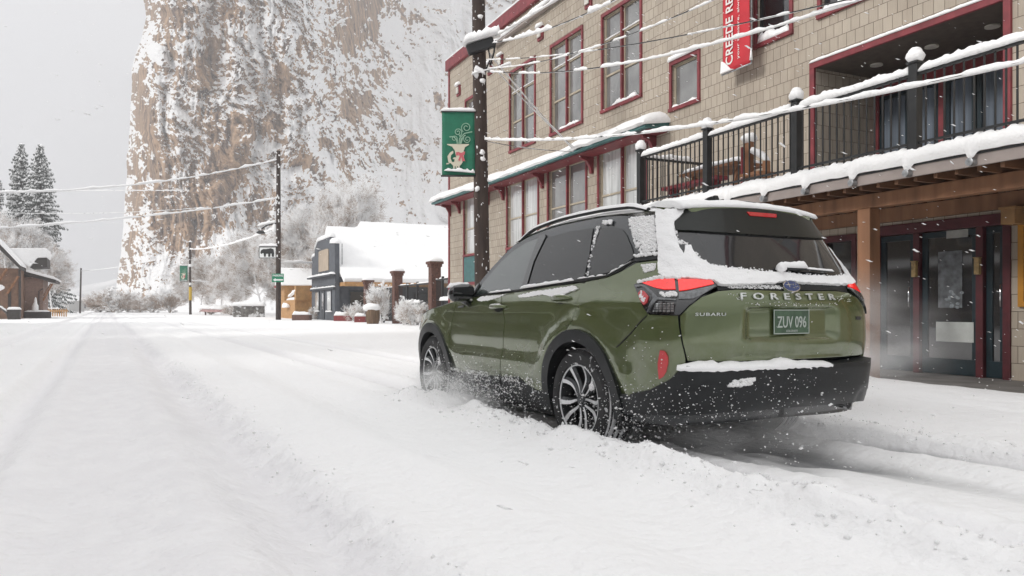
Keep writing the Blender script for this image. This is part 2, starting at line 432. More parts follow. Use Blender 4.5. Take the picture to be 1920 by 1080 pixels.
# ---- green panels
def build_side(s):
    # front fender
    fen = [(3.45, .45)]+[(3.30, .44)]+arc(FWX, WR, ARO, 8, 172, 20)+[(2.245, .40), (2.235, .62), (2.205, .86), (2.14, 1.02), (2.10, 1.055)]
    fen += [(u, zl(u)-.012) for u in (2.4, 2.8, 3.1, 3.3, 3.45, 3.52)]+[(3.56, .62)]
    patch('front_fender', fen, M['paint'], car, .0, .02, s, (.05, .04), body=True)
    # front door
    fd = [(2.235, .40), (1.24, .43), (1.187, .45), (1.127, .63), (1.112, .89), (1.16, 1.0), (1.235, 1.09), (1.26, 1.108), (1.6, 1.093), (1.84, 1.082), (2.09, 1.055), (2.13, 1.02), (2.195, .86), (2.225, .62)]
    d = patch('front_door', fd, M['paint'], car, 0, .02, s, (.045, .035), body=True)
    g1 = [(1.80, 1.105), (1.27, 1.12), (.945, 1.135), (.915, 1.19), (.905, 1.40), (.90, 1.555), (1.10, 1.53), (1.285, 1.478), (1.46, 1.39), (1.66, 1.245), (1.74, 1.18)]
    patch('window_glass', g1, M['glass_front'], d, -.006, .004, s, (.12, .08))
    q1 = [(2.02, 1.085), (1.835, 1.10), (1.77, 1.185), (1.80, 1.215), (1.93, 1.13)]
    patch('quarter_light', q1, M['glass_front'], d, -.006, .004, s, (.1, .06))
    # division bar + belt moulding
    patch('window_seal', [(1.835, 1.10), (1.80, 1.10), (1.735, 1.19), (1.765, 1.21)], M['gap'], d, .004, .01, s)
    patch('belt_moulding', [(2.05, 1.066), (1.6, 1.096), (1.25, 1.112), (.93, 1.122), (.93, 1.137), (1.27, 1.124), (1.62, 1.108), (2.06, 1.077)], M['gap'], d, .010, .014, s, (.1, .03))
    # rear door
    rd = [(1.235, .43), (.85, .455), (.70, .395), (.55, .37)]+[(.46, .40)]+arc(RWX, WR, ARO, 12, 62, 8)+[(.13, .83), (.055, .90), (.035, 1.0), (.03, 1.165), (.5, 1.15), (.90, 1.125), (1.215, 1.105), (1.225, 1.09), (1.15, 1.0), (1.102, .89), (1.117, .63), (1.177, .45)]
    d2 = patch('rear_door', rd, M['paint'], car, 0, .02, s, (.045, .035), body=True)
    g2 = [(.845, 1.15), (.84, 1.36), (.775, 1.545), (.45, 1.567), (.13, 1.563), (.065, 1.36), (.055, 1.19), (.4, 1.175)]
    patch('window_glass', g2, M['glass'], d2, -.006, .004, s, (.12, .08))
    patch('belt_moulding', [(.93, 1.122), (.5, 1.153), (.03, 1.172), (-.25, 1.195), (-.40, 1.225), (-.55, 1.275), (-.60, 1.285), (-.60, 1.30), (-.42, 1.247), (-.26, 1.213), (.03, 1.19), (.5, 1.170), (.93, 1.137)], M['gap'], d2, .010, .014, s, (.08, .03))
    patch('door_frame', [(.935, 1.14), (.852, 1.148), (.848, 1.36), (.785, 1.552), (.81, 1.575), (.90, 1.568), (.918, 1.40), (.93, 1.19)], M['lens_black'], d2, .002, .012, s)
    # quarter panel
    qp = [(.03, 1.155), (.03, 1.0), (.048, .90), (.12, .835)]+arc(RWX, WR, ARO, 62, 168, 12)+[(-.47, .43), (-.60, .455), (-.76, .495), (-.89, .565), (-.975, .655), (-.972, .69), (-.945, .78), (-.925, .88), (-.913, .945), (-.72, .95), (-.64, 1.03), (-.58, 1.135), (-.66, 1.16), (-.80, 1.172), (-.812, 1.285), (-.60, 1.275), (-.42, 1.225), (-.26, 1.195), (0, 1.172)]
    q = patch('quarter_panel', qp, M['paint'], car, 0, .02, s, (.04, .035), body=True)
    g3 = [(.005, 1.205), (.03, 1.39), (.02, 1.55), (-.20, 1.548), (-.38, 1.52), (-.46, 1.48), (-.54, 1.39), (-.572, 1.32), (-.42, 1.262), (-.26, 1.23)]
    patch('quarter_glass', g3, M['glass'], q, -.006, .004, s, (.1, .08))
    patch('pillar_moulding', [(-.585, 1.318), (-.815, 1.323), (-.812, 1.288), (-.61, 1.28)], M['clad'], q, .012, .02, s)
    # fuel door line / badges
    patch('seam', [(-.447, .746), (-.699, .946), (-.703, .940), (-.451, .740)], M['gap'], q, .0032, .003, s, body=True, step=(.03, .03))
    # cladding: sill
    cl = [(2.235, .40), (1.24, .43), (.85, .452), (.70, .392), (.55, .366), (.45, .39), (.47, .25), (2.22, .25)]
    patch('sill_cladding', cl, M['clad'], car, .030, .05, s, (.06, .05))
    patch('seam', [(1.19, .452), (1.195, .26), (1.183, .26), (1.178, .452)], M['gap'], car, .034, .004, s)
    patch('seam', [(1.19, .275), (.55, .262), (.55, .268), (1.19, .281)], M['gap'], car, .034, .004, s)
    # arches
    for wx, ri in ((RWX, .405), (FWX, .40)):
        lo = -14 if wx == RWX else -5
        pa = arc(wx, WR, ARO+.012, 190, lo, 30)+arc(wx, WR, ri, lo, 190, 30)
        patch('wheel_arch_trim', pa, M['clad'], car, .036, .06, s, (.05, .05))
        mb = MB(); y0, y1 = (.87*s, .50*s)
        n = 26; b = 0
        ring = [(wx+.43*math.cos(R(-20+220*k/n)), WR+.43*math.sin(R(-20+220*k/n))) for k in range(n+1)]
        vs2 = [(x, y0, z) for x, z in ring]+[(x, y1, z) for x, z in ring]
        mb.add(vs2, [(k, k+1, n+2+k, n+1+k) for k in range(n)]); mb.add([(x, y1, z) for x, z in ring], [tuple(range(n+1))])
        mb.build('wheel_well', M['dark'], car)
    # taillight
    tl = [(-.576, 1.132), (-.652, 1.156), (-.80, 1.168), (-.905, 1.160), (-1.13, 1.147), (-1.155, 1.118), (-1.045, 1.062), (-.972, 1.004), (-.925, .950), (-.715, .955), (-.646, 1.03)]
    t = patch('taillight', tl, M['lens_black'], car, .012, .03, s, (.03, .03))
    patch('red_lens', [(-.665, 1.139), (-.80, 1.158), (-.895, 1.156), (-.895, 1.094), (-.83, 1.094), (-.76, 1.108), (-.71, 1.125)], M['red_lens'], t, .020, .01, s, (.02, .02))
    patch('red_lens', [(-.915, 1.155), (-1.02, 1.150), (-1.12, 1.143), (-1.13, 1.126), (-1.04, 1.107), (-.96, 1.090), (-.915, 1.084)], M['red_lens'], t, .020, .01, s, (.02, .02))
    patch('grey_lens', [(-.915, 1.076), (-.96, 1.080), (-1.04, 1.098), (-1.13, 1.117), (-1.14, 1.113), (-1.05, 1.066), (-.99, 1.040), (-.915, 1.037)], M['lens_grey'], t, .018, .01, s, (.03, .03))
    patch('grey_lens', [(-.79, 1.084), (-.83, 1.086), (-.90, 1.084), (-.90, 1.046), (-.83, 1.046), (-.80, 1.06)], M['lens_grey'], t, .018, .01, s)
    patch('light_surround', [(-.60, 1.125), (-.655, 1.132), (-.70, 1.118), (-.745, 1.085), (-.79, 1.048), (-.90, 1.036), (-.90, 1.028), (-.79, 1.034), (-.765, 1.012), (-.73, .965), (-.715, .962), (-.735, 1.01), (-.755, 1.04), (-.73, 1.075), (-.69, 1.108), (-.655, 1.118), (-.61, 1.112)], M['lens_grey'], t, .022, .01, s)
    patch('marker_lens', [(-.625, 1.075), (-.65, 1.095), (-.685, 1.085), (-.715, 1.055), (-.71, 1.02), (-.685, 1.005), (-.655, 1.03)], M['red_dark'], t, .02, .01, s)
    patch('reversing_light', [(-.775, 1.012), (-.89, 1.017), (-.89, .965), (-.76, .965)], M['lens_clear'], t, .018, .01, s)
    mb = []
    for k in range(5): u = -.775-.024*k; patch('lens_rib', [(u, 1.016), (u-.004, 1.016), (u-.004, .964), (u, .964)], M['lens_black'], t, .021, .006, s)
    for k in range(3): z = .977+.013*k; patch('lens_rib', [(-.765, z), (-.89, z), (-.89, z+.003), (-.765, z+.003)], M['lens_black'], t, .021, .006, s)
    # reflector in the bumper corner
    patch('reflector', [(-.822, .742), (-.848, .738), (-.872, .705), (-.878, .665), (-.868, .615), (-.85, .585), (-.823, .568), (-.816, .665)], M['red_dark'], car, .012, .02, s, (.03, .03))
    # door handles
    for (a, b, z, zz) in ((1.375, 1.095, .99, d), (.375, .125, 1.05, d2)):
        mb = MB(); pts = []; rs = []
        for k in range(11):
            t_ = k/10; u = a+(b-a)*t_; o = .038*math.sin(math.pi*t_)**.45+.004
            x, y, z3 = P(u if s > 0 else 2*UEND-u, z+.008*t_, o); pts.append((x, y, z3)); rs.append(.011+.009*math.sin(math.pi*t_))
        mb.tube(pts, rs, 8); mb.build('door_handle', M['paint'], zz, smooth=True)
        patch('handle_cup', arc((a+b)/2-.01, z, .085, 0, 360, 20, .035), M['gap'], zz, .006, .004, s)
        if s > 0:
            mb = MB(); mb.snow(Vector(pts[2])+Vector((0, 0, .014)), Vector(pts[8])+Vector((0, 0, .014)), .028, .010, 5, .02); mb.build('snow', M['snow_fine'], zz, smooth=True)
    # mirror
    mr = empty_part = None
    mb = MB(); n = 14
    prof = [(-.13, .02), (-.12, .07), (-.08, .105), (0, .115), (.08, .10), (.115, .06), (.12, .01)]
    cx, cy, cz = 1.80, .985, 1.125
    b0 = len(mb.v)
    for (ty, rr) in prof:
        for k in range(n):
            q = 2*math.pi*k/n; c_, s_ = math.cos(q), math.sin(q)
            xx = cx+(.055*c_*rr/.115 if c_ < 0 else .105*c_*rr/.115); zz_ = cz+.082*s_*rr/.115+(-.012*ty/.12)
            mb.v.append((xx, s*(cy+ty*.95), zz_))
    for i in range(len(prof)-1):
        for k in range(n): mb.f.append((b0+i*n+k, b0+i*n+(k+1) % n, b0+(i+1)*n+(k+1) % n, b0+(i+1)*n+k))
    mb.f.append(tuple(range(b0, b0+n))); mb.f.append(tuple(range(b0+(len(prof)-1)*n, b0+len(prof)*n)))
    m = mb.build('mirror', M['mirror'], car, smooth=True)
    MB().tube([(1.83, s*.87, 1.02), (1.82, s*.93, 1.045), (1.81, s*.975, 1.075)], [.035, .03, .035], 8).build('mirror_stalk', M['mirror'], m, smooth=True)
    mb = MB(); mb.add([(1.742, s*(cy-.095), cz+.055), (1.742, s*(cy+.095), cz+.045), (1.742, s*(cy+.10), cz-.045), (1.742, s*(cy-.09), cz-.055)], [(0, 1, 2, 3)]); mb.build('mirror_glass', M['glass'], m)
    MB().snow((1.84, s*(cy-.10), cz+.06), (1.84, s*(cy+.105), cz+.045), .10, .035, 3, .02).build('snow', M['snow_fine'], m, smooth=True)
for s in (1, -1): build_side(s)
# ---- top surfaces
def topmesh(name, stations, material, crown, inset=0, lift=0, ny=16, parent=car, lo=-1.0, hi=1.0, rough=0, crownpow=2):
    mb = MB(); rows = []
    for x in stations:
        ze = zl(x); ex, ey, ez = P(x if x > -.55 else -.55-(-.55-x)*1.0, ze, -.004)
        row = []; ey *= 1-.16*max(0, (-.42-x)/.25)**2
        for j in range(ny+1):
            t = lo+(hi-lo)*j/ny
            cz = crown(x)*(1-abs(t)**crownpow)
            zz = ze+cz+lift+(float(fbm(x*9, t*7, 3, 3))*rough if rough else 0)
            if rough: zz -= (rough+lift)*max(0, abs(t)-.86)/.14*.9
            row.append((x, t*(ey-inset), zz))
        rows.append(row)
    b = 0
    for r_ in rows: mb.v += r_
    n = ny+1
    for i in range(len(rows)-1):
        for j in range(ny): mb.f.append((i*n+j, i*n+j+1, (i+1)*n+j+1, (i+1)*n+j))
    o = mb.build(name, material, parent, smooth=True)
    return o
rs = [-.80+.05*k for k in range(0, 43)]
def roofcrown(x): return .075 if x < 1.0 else .075+(x-1.0)*.06
topmesh('roof', [x for x in rs if -.66 < x <= 1.31], M['paint'], roofcrown)
topmesh('windshield', [1.3+.06*k for k in range(14)], M['glass'], lambda x: .093+.03*math.sin((x-1.3)/.8*3.14), inset=.02, lift=.002)
topmesh('hood', [2.06+.08*k for k in range(19)], M['paint'], lambda x: .10-.02*abs(x-2.8), inset=.005, lift=0.0, crownpow=2.6)
# nose
MB().add([P(3.5, .75, -.01), P(3.58, .72, -.01), (3.6, 0, .84), P(3.58, .3, -.01), (3.6, 0, .3)], [(0, 1, 2), (1, 3, 4, 2)]).build('grille', M['dark'], car)
# front bumper lower panels on the wrap surface
for s in (1, -1):
    patch('front_bumper', [(3.42, .44), (3.28, .43), (3.20, .30), (3.25, .26), (3.45, .27), (3.6, .30), (3.6, .6), (3.45, .60)], M['clad'], car, .01, .03, s)
    patch('headlight', [(3.10, .82), (3.25, .84), (3.45, .80), (3.55, .76), (3.55, .70), (3.40, .73), (3.2, .775)], M['lens_clear'], car, .008, .02, s)
    patch('rocker', [(.45, .262), (2.25, .262), (2.25, .19), (.45, .19)], M['dark'], car, -.02, .03, s)
MB().box(-.35, 3.35, -.50, .50, .22, .34).build('underbody', M['dark'], car, bevel=.04)
MB().box(-.70, -.45, -.45, .45, .30, .42).build('rear_subframe', M['dark'], car, bevel=.03)
# ---- tailgate
gl = [(UEND, .672), (-1.25, .674), (-1.10, .676), (-.985, .682), (-.953, .78), (-.935, .88), (-.928, .943), (-.975, .998), (-1.05, 1.055), (-1.16, 1.090), (-1.30, 1.100), (-1.5, 1.098), (UEND, 1.094)]
full = gl+mir(gl)[::-1][1:-1]
gate = patch('tailgate', full, M['paint'], car, .0, .02, 1, (.03, .022), body=True)
up = [(-.822, 1.178), (-.90, 1.168), (-1.13, 1.155), (-1.165, 1.095), (-1.30, 1.105), (-1.5, 1.103), (UEND, 1.099)]+[(UEND, 1.60), (-1.3, 1.60), (-.845, 1.60), (-.828, 1.345)]
upf = up[:7]+mir(up[:7])[::-1][1:]+[(2*UEND+.828, 1.345), (2*UEND+.845, 1.60), (2*UEND+1.3, 1.60), (UEND, 1.60), (-1.3, 1.60), (-.845, 1.60), (-.828, 1.345)]
patch('tailgate_frame', upf, M['clad'], gate, .002, .02, 1, (.05, .05))
rg = [(-.925, 1.44), (-.92, 1.32), (-.97, 1.245), (-1.10, 1.205), (-1.42, 1.184), (UEND, 1.180)]
rgu = [(UEND, 1.575), (-1.3, 1.572), (-.97, 1.565), (-.935, 1.52)]
rgf = rg+mir(rg)[::-1][1:]+mir(rgu)[::-1]+rgu[1:]
rw = patch('rear_window', rgf, M['glass'], car, .006, .006, 1, (.06, .05))
# inner glass zone seen lighter: heated pane border
inn = [(-.955, 1.455), (-.945, 1.33), (-1.0, 1.262), (-1.13, 1.225), (-1.42, 1.205), (UEND, 1.2)]
innf = inn+mir(inn)[::-1][1:]+[(2*UEND+.955, 1.455)]
M['glass_rear'] = mat('rear_glass_pane', (.022, .023, .025), .06, spec=.5, coat=.35)
patch('pane', [p for p in inn]+mir(inn)[::-1][1:]+[(UEND-.3, 1.452), (UEND, 1.452), (UEND+.3, 1.452)], M['glass_rear'], rw, .008, .002, 1, (.06, .05))
# spoiler
def spoiler():
    mb = MB(); rows = []
    n = 30; prof = [(.10, .050), (-.02, .048), (-.12, .030), (-.168, .004), (-.172, -.022), (-.15, -.035), (-.04, -.030)]
    for k in range(n+1):
        t = -1+2*k/n; y = .60*t
        bx = -.585+.045*abs(t)**2.2; z0 = 1.625-.028*abs(t)**2+.012
        tap = 1 if abs(t) < .93 else .80
        rows.append([(bx+a*tap, y, z0+b_*tap) for a, b_ in prof])
    for r_ in rows: mb.v += r_
    m = len(prof)
    for i in range(n):
        for j in range(m-1): mb.f.append((i*m+j, i*m+j+1, (i+1)*m+j+1, (i+1)*m+j))
    mb.f.append(tuple(range(m))); mb.f.append(tuple(range(n*m, n*m+m)))
    sp_ = mb.build('spoiler', M['paint'], car, smooth=35)
    fa = [(-.945, 1.462), (-1.2, 1.452), (-1.54, 1.447), (UEND, 1.447)]
    fb = [(UEND, 1.632), (-1.3, 1.63), (-.93, 1.612)]
    patch('spoiler_face', fa+mir(fa)[::-1][1:]+mir(fb)[::-1]+fb[1:], M['spoiler_black'], sp_, .022, .02, 1, (.06, .04))
    patch('brake_light', [(-1.61, 1.600), (-1.63, 1.574), (-1.935, 1.574), (-1.955, 1.600)], M['red_dark'], sp_, .028, .01, 1)
    mb = MB(); rows = []
    for k in range(41):
        t = -1+2*k/40; y = .605*t; bx = -.585+.045*abs(t)**2.2; z0 = 1.675-.03*abs(t)**2
        nn = float(fbm(t*6, 1, 3, 4))
        rows.append([(bx+.16, y, z0+.02), (bx+.05, y, z0+.025+.02*nn), (bx-.08, y, z0+.012+.022*nn), (bx-.155-.01*nn, y, z0-.008+.01*nn), (bx-.175-.008*nn, y, z0-.03), (bx-.16, y, z0-.036)])
    for r_ in rows: mb.v += r_
    for i in range(40):
        for j in range(5): mb.f.append((i*6+j, i*6+j+1, (i+1)*6+j+1, (i+1)*6+j))
    mb.f.append(tuple(range(6))); mb.f.append(tuple(range(240, 246)))
    mb.build('snow', M['snow_fine'], sp_, smooth=True)
spoiler()
# wiper
pts = [PP(u, z, .035) for u, z in ((-1.70, 1.222), (-1.78, 1.224), (-1.95, 1.222), (-2.10, 1.216), (-2.24, 1.212))]
wp = MB().tube(pts, [.016, .014, .010, .008, .006], 8).build('wiper', M['clad'], car, smooth=True)
MB().snow(Vector(pts[0])+Vector((0, 0, .004)), Vector(pts[2])+Vector((0, 0, .004)), .05, .035, 8, .02).snow(pts[2], pts[4], .03, .014, 9, .02).blob(PP(-1.70, 1.222, .045), .035, 4).build('snow', M['snow_fine'], wp, smooth=True)
# bumper
bt = [(-.40, .437), (-.60, .462), (-.76, .502), (-.89, .572), (-.975, .662), (-1.15, .655), (-1.45, .645), (UEND, .640)]
bb = [(UEND, .388), (-1.5, .385), (-1.1, .38), (-.75, .35), (-.55, .325), (-.43, .325), (-.40, .37)]
bf = bt+mir(bt)[::-1][1:]+mir(bb)[::-1]+bb[1:]
def boff(u, z):
    us = u if u >= UEND else 2*UEND-u
    k = max(0, min(1, (-.80-us)/.3)); k = k*k*(3-2*k)
    o = .05*k*(1 if z < .63 else .9)
    if .40 < z < .56 and -1.4 > us: o -= 0.0
    # rounded pocket around the tail pipe on the right
    r_ = math.hypot((u-(-2.43)), (z-.36)*1.0)
    if r_ < .13: o -= .015*max(0, min(1, (.13-r_)/.03))
    r_ = math.hypot((u-(2*UEND+2.43)), (z-.36)*1.0)
    if r_ < .20: o -= .012*max(0, min(1, (.20-r_)/.015))
    return o
bump = patch('rear_bumper', bf, M['clad'], car, .022, .04, 1, (.03, .03), offfn=boff)
# bumper shelf
sh_t = [(-.975, .665), (-1.15, .656), (-1.45, .646), (UEND, .641)]
fullu = [u for u, z in sh_t]+[2*UEND-u for u, z in sh_t][::-1][1:]
mb = MB(); 
for u in fullu:
    mb.v.append(PP(u, .648, -.02)); mb.v.append(PP(u, .645, .022+boff(u, .6)))
for i in range(len(fullu)-1): mb.f.append((2*i, 2*i+1, 2*i+3, 2*i+2))
mb.build('bumper_step', M['clad'], bump)
mb = MB(); rows = []; nn = 60
for k in range(nn+1):
    u = -.93+(-2.03+.93)*k/nn
    en = min(1, (k+.5)/5, (nn-k+.5)/22); th_ = (.010+.034*float(fbm(k*.22, 3, 3, 2)))*en
    o = boff(u, .6)
    rows.append([PP(u, .655+th_*.5, .0), PP(u, .655+th_, .02), PP(u, .652+th_*.8, .025+o*.6), PP(u, .645+th_*.2, .032+o), PP(u, .638-.012*float(vnoise(k*.9, 5)), .030+o)])
for r_ in rows: mb.v += r_
for i in range(nn):
    for j in range(4): mb.f.append((i*5+j, i*5+j+1, (i+1)*5+j+1, (i+1)*5+j))
mb.build('snow', M['snow_fine'], bump, smooth=True)
MB().tube([P(-2.38, .355, -.16), P(-2.38, .350, .0)], .034, 14, cap=False).build('exhaust_pipe', M['chrome'], car, smooth=True)
# writing
def text_mesh(body, width=None, height=None, ext=.0, spacing=1.0, bold=0.0):
    c = bpy.data.curves.new('t', 'FONT'); c.body = body; c.space_character = spacing; c.offset = bold; c.fill_mode = 'FRONT' if ext else 'FRONT'
    c.resolution_u = 3
    o = bpy.data.objects.new('t', c); COL.objects.link(o)
    me = bpy.data.meshes.new_from_object(o.evaluated_get(bpy.context.evaluated_depsgraph_get()))
    bpy.data.objects.remove(o); bpy.data.curves.remove(c)
    co = np.array([v.co[:] for v in me.vertices])[:, :2]; fs = [tuple(p.vertices) for p in me.polygons]; bpy.data.meshes.remove(me)
    mn, mxx = co.min(0), co.max(0); co = (co-mn)/(mxx-mn)
    return co, fs
def text_surf(name, body, u0, u1, z0, z1, material, parent, off, spacing=1.0, bold=0.0, thick=.004):
    co, fs = text_mesh(body, spacing=spacing, bold=bold)
    mb = MB(); vv = [PP(u0+(u1-u0)*a, z0+(z1-z0)*b, off+disp(u0+(u1-u0)*a, .9 if z0 < 1.0 and name == 'x' else z0+(z1-z0)*b)) for a, b in co]
    mb.add(vv, fs); o = mb.build(name, material, parent, flipfix=False)
    sm = o.modifiers.new('solid', 'SOLIDIFY'); sm.thickness = thick; sm.offset = 1
    return o
text_surf('lettering', 'FORESTER', -1.315, -2.155, 1.040, 1.078, M['badge'], gate, .005, spacing=1.9, bold=.02, thick=.007)
text_surf('maker_badge', 'SUBARU', -1.012, -1.208, .944, .962, M['badge'], gate, .004, spacing=1.15, bold=.01)
patch('trim_badge', [(-2.42, .935), (-2.36, .935), (-2.36, .912), (-2.42, .912)], M['badge_dark'], gate, .006, .004, 1)
patch('model_badge', [(2.05, 1.005), (1.93, 1.01), (1.93, .994), (2.05, .989)], M['badge_dark'], car, .014, .004, 1)
# emblem: oval with six stars
ec = (-1.755, 1.118)
em = patch('emblem', arc(ec[0], ec[1], .075, 0, 360, 32, .036), M['chrome'], car, .020, .02, 1, (.04, .03))
patch('field', arc(ec[0], ec[1], .068, 0, 360, 32, .031), M['emblem_blue'], em, .023, .003, 1, (.04, .03))
def star(cu, cz, r_, rz_): return [(cu+r_*math.cos(R(90*k/2))*(1 if k % 2 == 0 else .22), cz+rz_*math.sin(R(90*k/2))*(1 if k % 2 == 0 else .22)) for k in range(8)]
patch('star', star(ec[0]+.028, ec[1]+.006, .030, .020), M['chrome'], em, .026, .002, 1)
for a, b in ((-.012, .008), (-.038, .010), (-.008, -.012), (-.030, -.008), (-.048, -.004)): patch('star', star(ec[0]+a, ec[1]+b, .010, .0075), M['chrome'], em, .026, .002, 1)
# number plate
pu0, pu1 = -1.59, -1.90
pl = empty_pl = None
c0 = PP((pu0+pu1)/2, .905, -.030)
pxs = c0[0]
mb = MB(); mb.box(pxs-.004, pxs, -.155, .155, .828, .982); pl = mb.build('license_plate', M['plate'], car, bevel=.002)
mb = MB()
for (a, b, c, d) in ((-.153, .153, .830, .835), (-.153, .153, .975, .980), (-.153, -.148, .835, .975), (.148, .153, .835, .975)): mb.box(pxs-.006, pxs-.0045, a, b, c, d)
mb.build('plate_border', M['plate_white'], pl)
def text_plate(body, y0, y1, z0, z1, name='plate_number'):
    co, fs = text_mesh(body, bold=.01); mb = MB(); mb.add([(pxs-.0065, y0+(y1-y0)*a, z0+(z1-z0)*b) for a, b in co], fs)
    o = mb.build(name, M['plate_white'], pl, flipfix=False)
    sm = o.modifiers.new('solid', 'SOLIDIFY'); sm.thickness = .002; sm.offset = 0
text_plate('ZUV 096', .125, -.125, .868, .940); text_plate('COLORADO', .05, -.05, .842, .855, 'plate_state')
# roof rails with snow, roof snow
for s in (1, -1):
    pts = []
    for k in range(25):
        x = -.42+1.70*k/24; ex, ey, ez = P(max(x, -.5), zl(x), 0)
        lift_ = .034*min(1, min(k, 24-k)/2.5)
        pts.append((x, s*(ey-.05), zl(x)+.012+lift_))
    rr = MB().tube(pts, .014, 8).build('roof_rail', M['clad'], car, smooth=True)
    mb = MB()
    for k in range(24): mb.snow(Vector(pts[k])+Vector((0, 0, .010)), Vector(pts[k+1])+Vector((0, 0, .010)), .036, .016, 4, .03, rough=.12) if False else None
    n = len(pts); rows = []
    for k, p in enumerate(pts):
        h_ = .006+.012*float(fbm(k*.5, 2, 2, 8)); rows.append([(p[0], p[1]-.020, p[2]+.004), (p[0], p[1]-.012, p[2]+.012+h_*.7), (p[0], p[1], p[2]+.014+h_), (p[0], p[1]+.012, p[2]+.012+h_*.7), (p[0], p[1]+.020, p[2]+.004)])
    for r_ in rows: mb.v += r_
    for i in range(n-1):
        for j in range(4): mb.f.append((i*5+j, i*5+j+1, (i+1)*5+j+1, (i+1)*5+j))
    mb.build('snow', M['snow_fine'], rr, smooth=True)
topmesh('roof_snow', [-.66+.03*k for k in range(0, 65)], M['snow_fine'], roofcrown, inset=.015, lift=.022, ny=40, rough=.014)
MB().poly([(-.38, 1.72), (-.12, 1.72), (-.20, 1.748), (-.30, 1.772), (-.37, 1.778), (-.385, 1.75)], -.016, .016).build('antenna_fin', M['clad'], car, bevel=.006)
# snow plastered on the tailgate round the window
def thickn(u, z): return .012+.016*float(fbm(u*22, z*22, 3, 6))
sL = [(-.824, 1.60), (-.820, 1.345), (-.806, 1.19), (-.84, 1.165), (-.95, 1.160), (-1.13, 1.146), (-1.175, 1.120), (-1.4, 1.128), (-1.6, 1.135), (-1.72, 1.150), (-1.85, 1.143), (-2.2, 1.135), (-2.42, 1.140), (-2.62, 1.165), (-2.655, 1.18), (-2.66, 1.30), (-2.655, 1.42), (-2.63, 1.40), (-2.60, 1.33), (-2.57, 1.25), (-2.52, 1.205), (-2.3, 1.188), (-1.95, 1.186), (-1.75, 1.200), (-1.55, 1.205), (-1.40, 1.212), (-1.25, 1.225), (-1.13, 1.24), (-1.05, 1.29), (-1.02, 1.36), (-.985, 1.36), (-.97, 1.30), (-.955, 1.34), (-.935, 1.44), (-.945, 1.52), (-1.0, 1.565), (-1.02, 1.60)]
patch('snow', sL, M['snow_fine'], gate, .008, .014, 1, (.02, .02), rag=.0035, seed=3, offfn=thickn)
def along(pts_, n, spread, seed):
    rnd = random.Random(seed); out_ = []
    for i in range(n):
        k = rnd.randrange(len(pts_)-1); t = rnd.random(); a, b = pts_[k], pts_[k+1]
        out_.append((a[0]+(b[0]-a[0])*t+rnd.gauss(0, spread), a[1]+(b[1]-a[1])*t+abs(rnd.gauss(0, spread))))
    return out_
mb = MB(); rnd = random.Random(31)
for k, (a, b) in enumerate(along([(-2.52, 1.205), (-2.3, 1.188), (-1.95, 1.186), (-1.75, 1.200), (-1.55, 1.205), (-1.40, 1.212), (-1.25, 1.225), (-1.13, 1.24), (-1.05, 1.29), (-1.0, 1.37), (-.95, 1.38), (-.935, 1.44), (-.945, 1.52)], 420, .008, 32)): mb.blob(PP(a, b, .010), rnd.uniform(.0025, .0085), k, n=(6, 4), jit=.3)
mb.crust(car)
# crust on the rear pillar, beneath the window and on the light
def specks(poly, n, seed, parent, smin, smax, off=.004, dens=None, side=1):
    rnd = random.Random(seed); mb = MB(); us = [p[0] for p in poly]; zs = [p[1] for p in poly]
    def ins(a, b):
        c = False; j = len(poly)-1
        for i in range(len(poly)):
            if (poly[i][1] > b) != (poly[j][1] > b) and a < (poly[j][0]-poly[i][0])*(b-poly[i][1])/(poly[j][1]-poly[i][1]+1e-12)+poly[i][0]: c = not c
            j = i
        return c
    k = 0
    while k < n:
        a = rnd.uniform(min(us), max(us)); b = rnd.uniform(min(zs), max(zs))
        if not ins(a, b): continue
        if dens and rnd.random() > dens(a, b): k += .2; continue
        r_ = rnd.uniform(smin, smax)*(1 if rnd.random() < .8 else 1.5)
        mb.blob(P(a if side > 0 else 2*UEND-a, b, off), (r_*1.2, r_*1.2, r_), seed+int(k*7), n=(6, 4), jit=.3); k += 1
    return mb
pil = [(-.52, 1.585), (-.80, 1.58), (-.805, 1.345), (-.66, 1.335), (-.60, 1.40)]
specks(pil, 1900, 4, car, .0025, .0075, dens=lambda a, b: min(1, max(0, (-.50-a)/.22+(b-1.50)*3.0))).crust(car)
specks([(-.60, 1.325), (-.81, 1.328), (-.81, 1.315), (-.62, 1.31)], 90, 5, car, .004, .008, .016).crust(car)
specks([(-.66, 1.262), (-.78, 1.262), (-.77, 1.225), (-.68, 1.21)], 230, 6, car, .003, .006, .002).crust(car)
specks([(-.62, 1.150), (-.80, 1.175), (-.93, 1.168), (-.93, 1.158), (-.80, 1.163), (-.64, 1.142)], 300, 7, car, .003, .007, .020).crust(car)
specks([(-.80, 1.075), (-.90, 1.078), (-.90, 1.058), (-.83, 1.052)], 60, 8, car, .004, .008, .020).crust(car)
specks([(-.63, 1.07), (-.66, 1.09), (-.70, 1.04), (-.68, 1.02)], 14, 9, car, .004, .009, .022).crust(car)
specks([(.04, 1.565), (.08, 1.565), (.03, 1.2), (.0, 1.2)], 110, 10, car, .0025, .006, -.002, dens=lambda a, b: .4+.6*(b > 1.45)).crust(car)
specks([(.0, 1.60), (-.16, 1.595), (-.16, 1.57), (.0, 1.575)], 90, 11, car, .003, .007, 0).crust(car)
mb = MB(); mb.snow(P(1.45, 1.112, .018), P(1.08, 1.125, .018), .03, .014, 2, .02); mb.snow(P(.90, 1.137, .018), P(.15, 1.178, .018), .03, .020, 3, .02)
